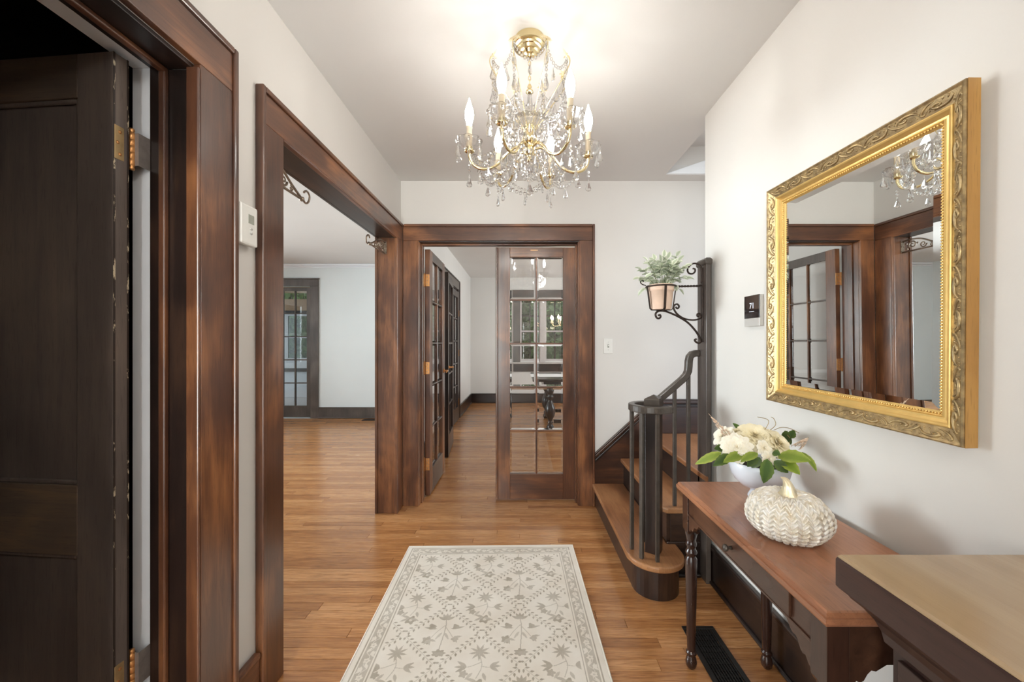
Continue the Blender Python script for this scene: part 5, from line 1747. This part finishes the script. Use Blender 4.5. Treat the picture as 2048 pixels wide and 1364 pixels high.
ARM_R, ZCUP = 0.250, 2.062
def pol(r, a, z): return Vector((CC.x + r * math.cos(a), CC.y + r * math.sin(a), z))
arms_a = [R(5 + 60 * k) for k in range(6)]
flame = [(0.0, 0), (.010, .001), (.0115, .012), (.0165, .030), (.0185, .046), (.0165, .064), (.0105, .084), (.0048, .102), (.0018, .114), (0.0, .117)]
for a in arms_a:
    p = spline([pol(.018, a, 2.085), pol(.055, a, 2.092), pol(.095, a, 2.060), pol(.140, a, 2.012), (pol(.190, a, 1.995)), pol(.232, a, 2.010), pol(.249, a, 2.040), pol(.250, a, ZCUP)], 7)
    MB().tube(p, .0058, 8).build('arm', M_BRASS, ch)
    c = pol(ARM_R, a, 0)
    cu = MB().lathe([(0.0, ZCUP - .004), (.010, ZCUP - .003), (.020, ZCUP + .001), (.022, ZCUP + .006), (.013, ZCUP + .008), (.013, ZCUP + .022), (0, ZCUP + .022)], c, 16).build('candle_cup', M_BRASS, ch)
    MB().lathe([(.014, ZCUP + .010), (.028, ZCUP + .012), (.042, ZCUP + .022), (.051, ZCUP + .040), (.053, ZCUP + .050), (.050, ZCUP + .049), (.040, ZCUP + .026), (.027, ZCUP + .016), (.014, ZCUP + .014)], c, 40, cap=False, scallop=lambda t, k: 0.07 * math.cos(8 * t) if 1 < k < 7 else 0).build('glass_bobeche', M_GLASSY, ch)
    sl = MB().lathe([(.0112, ZCUP + .0225), (.0112, ZCUP + .100), (.0128, ZCUP + .101), (.0128, ZCUP + .106), (.010, ZCUP + .107), (0, ZCUP + .107)], c, 18).build('candle_sleeve', M_CANDLE, ch)
    MB().lathe([(r, z + ZCUP + .108) for r, z in flame], c, 16, cap=False).build('bulb', M_BULB, ch)
    for k in range(6):
        t = a + 2 * PI * (k + .5) / 6
        p = c + Vector((.051 * math.cos(t), .051 * math.sin(t), ZCUP + .040))
        beads([p + Vector((0, 0, .002)), p + Vector((0, 0, -.014))], .0058)
        hang(D_M, p + Vector((0, 0, -.018)), t)
    beads([c + Vector((0, 0, ZCUP - .055)), c + Vector((0, 0, ZCUP - .085))], .0062)
    hang(D_M, pol(.205, a, 1.985), a); hang(D_M, c + Vector((0, 0, ZCUP - .09)), a)
    hang(D_S, pol(.145, a, 1.995), a); hang(D_M, pol(.10, a, 2.040), a)
    # small brass flower where the arm leaves the hub
for k in range(6):
    a, b = arms_a[k], arms_a[k] + R(60)
    swag(pol(.235, a, 2.052), pol(.235, b, 2.052), .075)
    swag(pol(.150, a, 2.005), pol(.150, b, 2.005), .040, .0065)
    swag(pol(.232, a, 2.05), pol(.085, a, 2.155), .035, .006)
    m_ = a + R(30)
    hang(D_M, pol(.20, m_, 1.975), m_); hang(D_S, pol(.13, m_, 1.962), m_); hang(D_M, pol(.075, m_, 2.045), m_); hang(D_S, pol(.05, a, 2.030), a)
# bottom ball and drops
MB().lathe([(0, 1.998), (.012, 1.994), (.017, 1.980), (.012, 1.966), (0, 1.962)], CC, 9, smooth=False).build('crystal_ball', M_CRYSTAL, ch)
beads([pol(0, 0, 2.03), pol(0, 0, 1.998)], .008)
hang(D_L, pol(0, 0, 1.960), 0.3)
for k in range(8):
    a = 2 * PI * k / 8
    beads([pol(.035, a, 2.070), pol(.035, a, 2.035)], .0065); hang(D_M, pol(.035, a, 2.032), a)
    hang(D_S, pol(.020, a + .3, 2.000), a)
# glass dish with spears
dish = [(.018, 2.178), (.045, 2.170), (.075, 2.176), (.095, 2.190), (.093, 2.193), (.072, 2.180), (.045, 2.175), (.018, 2.183)]
MB().lathe(dish, CC, 40, cap=False, scallop=lambda t, k: .06 * math.cos(14 * t)).build('glass_dish', M_GLASSY, ch)
for k in range(22):
    a = 2 * PI * k / 22
    p = pol(.055, a, 2.188)
    Mx = Matrix.Translation(p) @ Matrix.Rotation(a, 4, 'Z') @ Matrix.Rotation(R(-108), 4, 'Y')
    put('crystal_spear', D_P, ch, Mx)
for k in range(14):
    a = 2 * PI * (k + .5) / 14
    beads([pol(.093, a, 2.184), pol(.093, a, 2.165)], .006); hang(D_M, pol(.093, a, 2.160), a)
for k in range(10):
    a = 2 * PI * k / 10
    hang(D_L, pol(.062, a, 2.160), a)
# upper crown of wires with flowers
M_PALEB = plain('pale_gold_flower', (0.78, 0.66, 0.44), 0.35, metal=0.4, var=0.08)


def rosette(p, a):
    m = MB()
    out = Vector((math.cos(a) * .8, math.sin(a) * .8, .5)).normalized()
    x = out.orthogonal().normalized(); y = out.cross(x)
    for k in range(9):
        t = 2 * PI * k / 9
        d = x * math.cos(t) + y * math.sin(t); s = x * -math.sin(t) + y * math.cos(t)
        vs = [p, p + d * .014 - s * .0055 + out * .003, p + d * .027 + out * .001, p + d * .014 + s * .0055 + out * .003, p + d * .014 - out * .0012]
        m.add(vs, [(0, 1, 2), (0, 2, 3), (0, 4, 1), (1, 4, 2), (2, 4, 3), (3, 4, 0)])
    m.lathe([(0, -.004), (.004, -.002), (.005, 0), (.004, .002), (0, .004)], p + out * .003, 8)
    m.build('brass_flower', M_PALEB, ch)


NC = 8
for k in range(NC):
    a = R(22 + 45 * k)
    w = spline([pol(.016, a, 2.150), pol(.045, a, 2.20), pol(.100, a, 2.285), pol(.150, a, 2.355), pol(.172, a, 2.395), pol(.172, a, 2.420), pol(.160, a, 2.432), pol(.148, a, 2.425)], 6)
    MB().tube(w, .0022, 6).build('crown_wire', M_BRASS, ch)
    p = pol(.158, a, 2.436)
    rosette(p, a)
    b0 = pol(.160, a, 2.420)
    beads([b0, b0 + Vector((0, 0, -.016))], .0065)
    hang(D_L, b0 + Vector((0, 0, -.018)), a)
    beads([b0 + Vector((0, 0, -.082)), b0 + Vector((0, 0, -.112))], .0065)
    hang(D_L, b0 + Vector((0, 0, -.114)), a)
    b = R(22 + 45 * (k + 1))
    swag(pol(.160, a, 2.41), pol(.160, b, 2.41), .055, .0065)
    swag(pol(.162, a, 2.30), pol(.095, a, 2.19), .03, .0065)
    hang(D_M, pol(.118, a, 2.31), a); hang(D_M, pol(.085, a + .35, 2.26), a); hang(D_M, pol(.130, a + .39, 2.365), a)
tag(strand.build('bead_strings', M_CRYSTAL, ch), kind='stuff')

# unseen glowing globe added behind the viewer to fill the hall with light
LC = Vector((0.35, -0.75, 0))
cl = empty('fill_globe', (LC.x, LC.y, ZC), label='unseen glowing globe added as fill light behind the viewer', cat='fill light')
MB().lathe([(.07, ZC - .0005), (.07, ZC - .015), (.045, ZC - .03), (.045, ZC - .05), (0, ZC - .051)], LC, 28, cap=False).build('base', M_BRASS, cl)
MB().lathe([(.12 * math.sin(t), ZC - .165 - .12 * math.cos(t)) for t in np.linspace(0, PI * .88, 16)], LC, 28, cap=False).build('globe', M_GLOBE, cl)

# ================================================================== DINING ROOM
dt = empty('dining_table', (1.0, 6.1, 0), label='dark carved dining table with a white runner, seen through the glazed door', cat='dining table')
M_DT = wood('carved_black_oak', 'z', (0.008, 0.006, 0.006), (0.018, 0.012, 0.010), (0.04, 0.025, 0.018), rough=0.3, coat=0.3)
bx(0.18, 1.85, 5.50, 6.75, 0.715, 0.755).build('table_top', M_DT, dt, 0.008)
bx(0.34, 1.70, 5.62, 6.63, 0.62, 0.7145).build('frieze', M_DT, dt, 0.004)
lp = [(.0, 0), (.035, .001), (.048, .02), (.055, .05), (.040, .075), (.030, .09), (.045, .11), (.03, .125), (.032, .15), (.060, .20), (.075, .26), (.068, .33), (.045, .39), (.030, .42), (.028, .45), (.045, .47), (.048, .49), (.032, .505), (.045, .53), (.055, .57), (.05, .619), (0, .6195)]
for x, y in ((.44, 5.68), (.44, 6.56), (1.60, 5.68), (1.60, 6.56)):
    MB().lathe(lp, (x, y, 0), 20).build('leg', M_DT, dt)
for a in ((.49, 1.55, 5.66, 5.70), (.49, 1.55, 6.54, 6.58)): bx(a[0], a[1], a[2], a[3], .10, .15).build('stretcher', M_DT, dt, .004)
for x in (.44, 1.60): bx(x - .02, x + .02, 5.73, 6.51, .10, .15).build('stretcher', M_DT, dt, .004)
tr = bx(0.165, 1.86, 5.86, 6.40, 0.7555, 0.759).build('table_runner', plain('white_linen', (0.80, 0.80, 0.80), 0.8, var=0.03), None, 0.001)
tag(tr, 'white linen runner lying on the dark dining table', 'table runner')

dc = empty('dining_chandelier', (0.70, 6.05, ZD), label='small brass chandelier with warm lit bulbs above the dining table', cat='chandelier')
MB().lathe([(.055, ZD - .0005), (.055, ZD - .02), (.02, ZD - .035), (0, ZD - .036)], (0.70, 6.05, 0), 20, cap=False).build('canopy', M_BRASS, dc)
MB().tube([(0.70, 6.05, ZD - .03), (0.70, 6.05, 1.62)], .006, 8).build('rod', M_BRASS, dc)
MB().lathe([(0, 1.66), (.03, 1.64), (.035, 1.60), (.015, 1.55), (0, 1.53)], (0.70, 6.05, 0), 14, cap=False).build('hub', M_BRASS, dc)
for k in range(8):
    a = 2 * PI * k / 8 + .2
    def dp(r, z): return Vector((.70 + r * math.cos(a), 6.05 + r * math.sin(a), z))
    MB().tube(spline([dp(.02, 1.60), dp(.10, 1.54), dp(.19, 1.53), dp(.22, 1.58)], 5), .005, 6).build('arm', M_BRASS, dc)
    MB().lathe([(.018, 1.575), (.018, 1.585), (.009, 1.586), (.009, 1.625), (0, 1.626)], dp(.22, 0), 10).build('candle_sleeve', M_CANDLE, dc)
    MB().lathe([(r * .9, z * .6 + 1.626) for r, z in flame], dp(.22, 0), 10, cap=False).build('bulb', M_BULBD, dc)

# ================================================================== OUTSIDE
M_GRASS = plain('lawn', (0.10, 0.17, 0.05), 0.9, var=0.3, nscale=8)
struct('ground', bx(-22, 16, 8.35, 40, -0.6, -0.45), M_GRASS, 'green lawn outside beyond the windows', 'ground')
M_BARK = plain('grey_bark', (0.16, 0.12, 0.09), 0.9, var=0.3, nscale=14, bump=0.01)


def foliage_mat(name, c0, c1):
    t = NT(name)
    f = t.noise(t.coord(), 2.2, 4); g = t.noise(t.coord(), 14, 2)
    col = t.ramp(t.math('ADD', t.math('MULTIPLY', f, .6), t.math('MULTIPLY', g, .4)), [(.35, c0), (.65, c1)])
    b = t.bsdf(col, .6)
    tl = t.n('ShaderNodeBsdfTranslucent'); t.l(col, tl.inputs[0])
    mx = t.n('ShaderNodeMixShader'); mx.inputs[0].default_value = .35
    t.l(b.outputs[0], mx.inputs[1]); t.l(tl.outputs[0], mx.inputs[2]); t.l(mx.outputs[0], t.out.inputs[0])
    return t.m


M_F = [foliage_mat('tree_leaves_mid', (.06, .13, .03), (.22, .34, .10)), foliage_mat('tree_leaves_pale', (.10, .18, .06), (.32, .44, .17))]


def tree(x, y, h, r, seed, label, mat):
    q = np.random.default_rng(seed)
    t = empty('tree', (x, y, -0.45), label=label, cat='tree', group='trees in the garden')
    MB().tube([(x, y, -.45), (x + .05, y, h * .35), (x, y + .05, h * .75)], [.12, .09, .04], 8).build('trunk', M_BARK, t)
    n = 8500
    u = q.normal(size=(n, 3)); u /= np.linalg.norm(u, axis=1)[:, None]
    rad_ = q.random(n) ** .45
    c = u * rad_[:, None] * np.array([r, r * .8, h * .42]) + np.array([x, y, 1.7])
    d1 = q.normal(size=(n, 3)); d1 /= np.linalg.norm(d1, axis=1)[:, None]
    d2 = np.cross(d1, q.normal(size=(n, 3))); d2 /= np.linalg.norm(d2, axis=1)[:, None]
    L = (.10 + .08 * q.random(n))[:, None]
    V = np.stack([c - d1 * L, c - d2 * L * .4, c + d1 * L, c + d2 * L * .4], 1).reshape(-1, 3)
    F = np.arange(4 * n).reshape(n, 4)
    tag(put('foliage', grid_mesh('foliage', V, F, mat, smooth=False), t), kind='stuff')


spots = [(-1.15, 11.4, 5.0, 1.1, 'left of the near garden trees seen through the dining room windows', 0), (1.4, 11.4, 5.2, 1.1, 'middle of the near garden trees seen through the dining room windows', 1), (3.95, 11.4, 4.8, 1.1, 'right of the near garden trees beyond the dining room windows', 0),
         (.15, 13.7, 5.6, 1.2, 'left tree of the far row behind the dining room windows', 1), (2.7, 13.7, 5.6, 1.2, 'right tree of the far row behind the dining room windows', 0),
         (-4.6, 11.6, 5.0, 1.1, 'right of the near garden trees seen through the porch door', 1), (-7.1, 11.6, 4.8, 1.1, 'middle of the near garden trees seen through the porch door', 0), (-9.6, 11.6, 5.0, 1.1, 'left garden tree beyond the porch windows', 1),
         (-5.85, 14.0, 5.6, 1.2, 'right tree of the far row behind the sun porch', 0), (-8.4, 14.0, 5.4, 1.2, 'left tree of the far row behind the sun porch', 1), (-3.1, 14.0, 5.2, 1.2, 'tree standing behind the right end of the sun porch', 0)]
for i, (x, y, h, r, lb, k) in enumerate(spots): tree(x, y, h, r, 20 + i, lb, M_F[k])
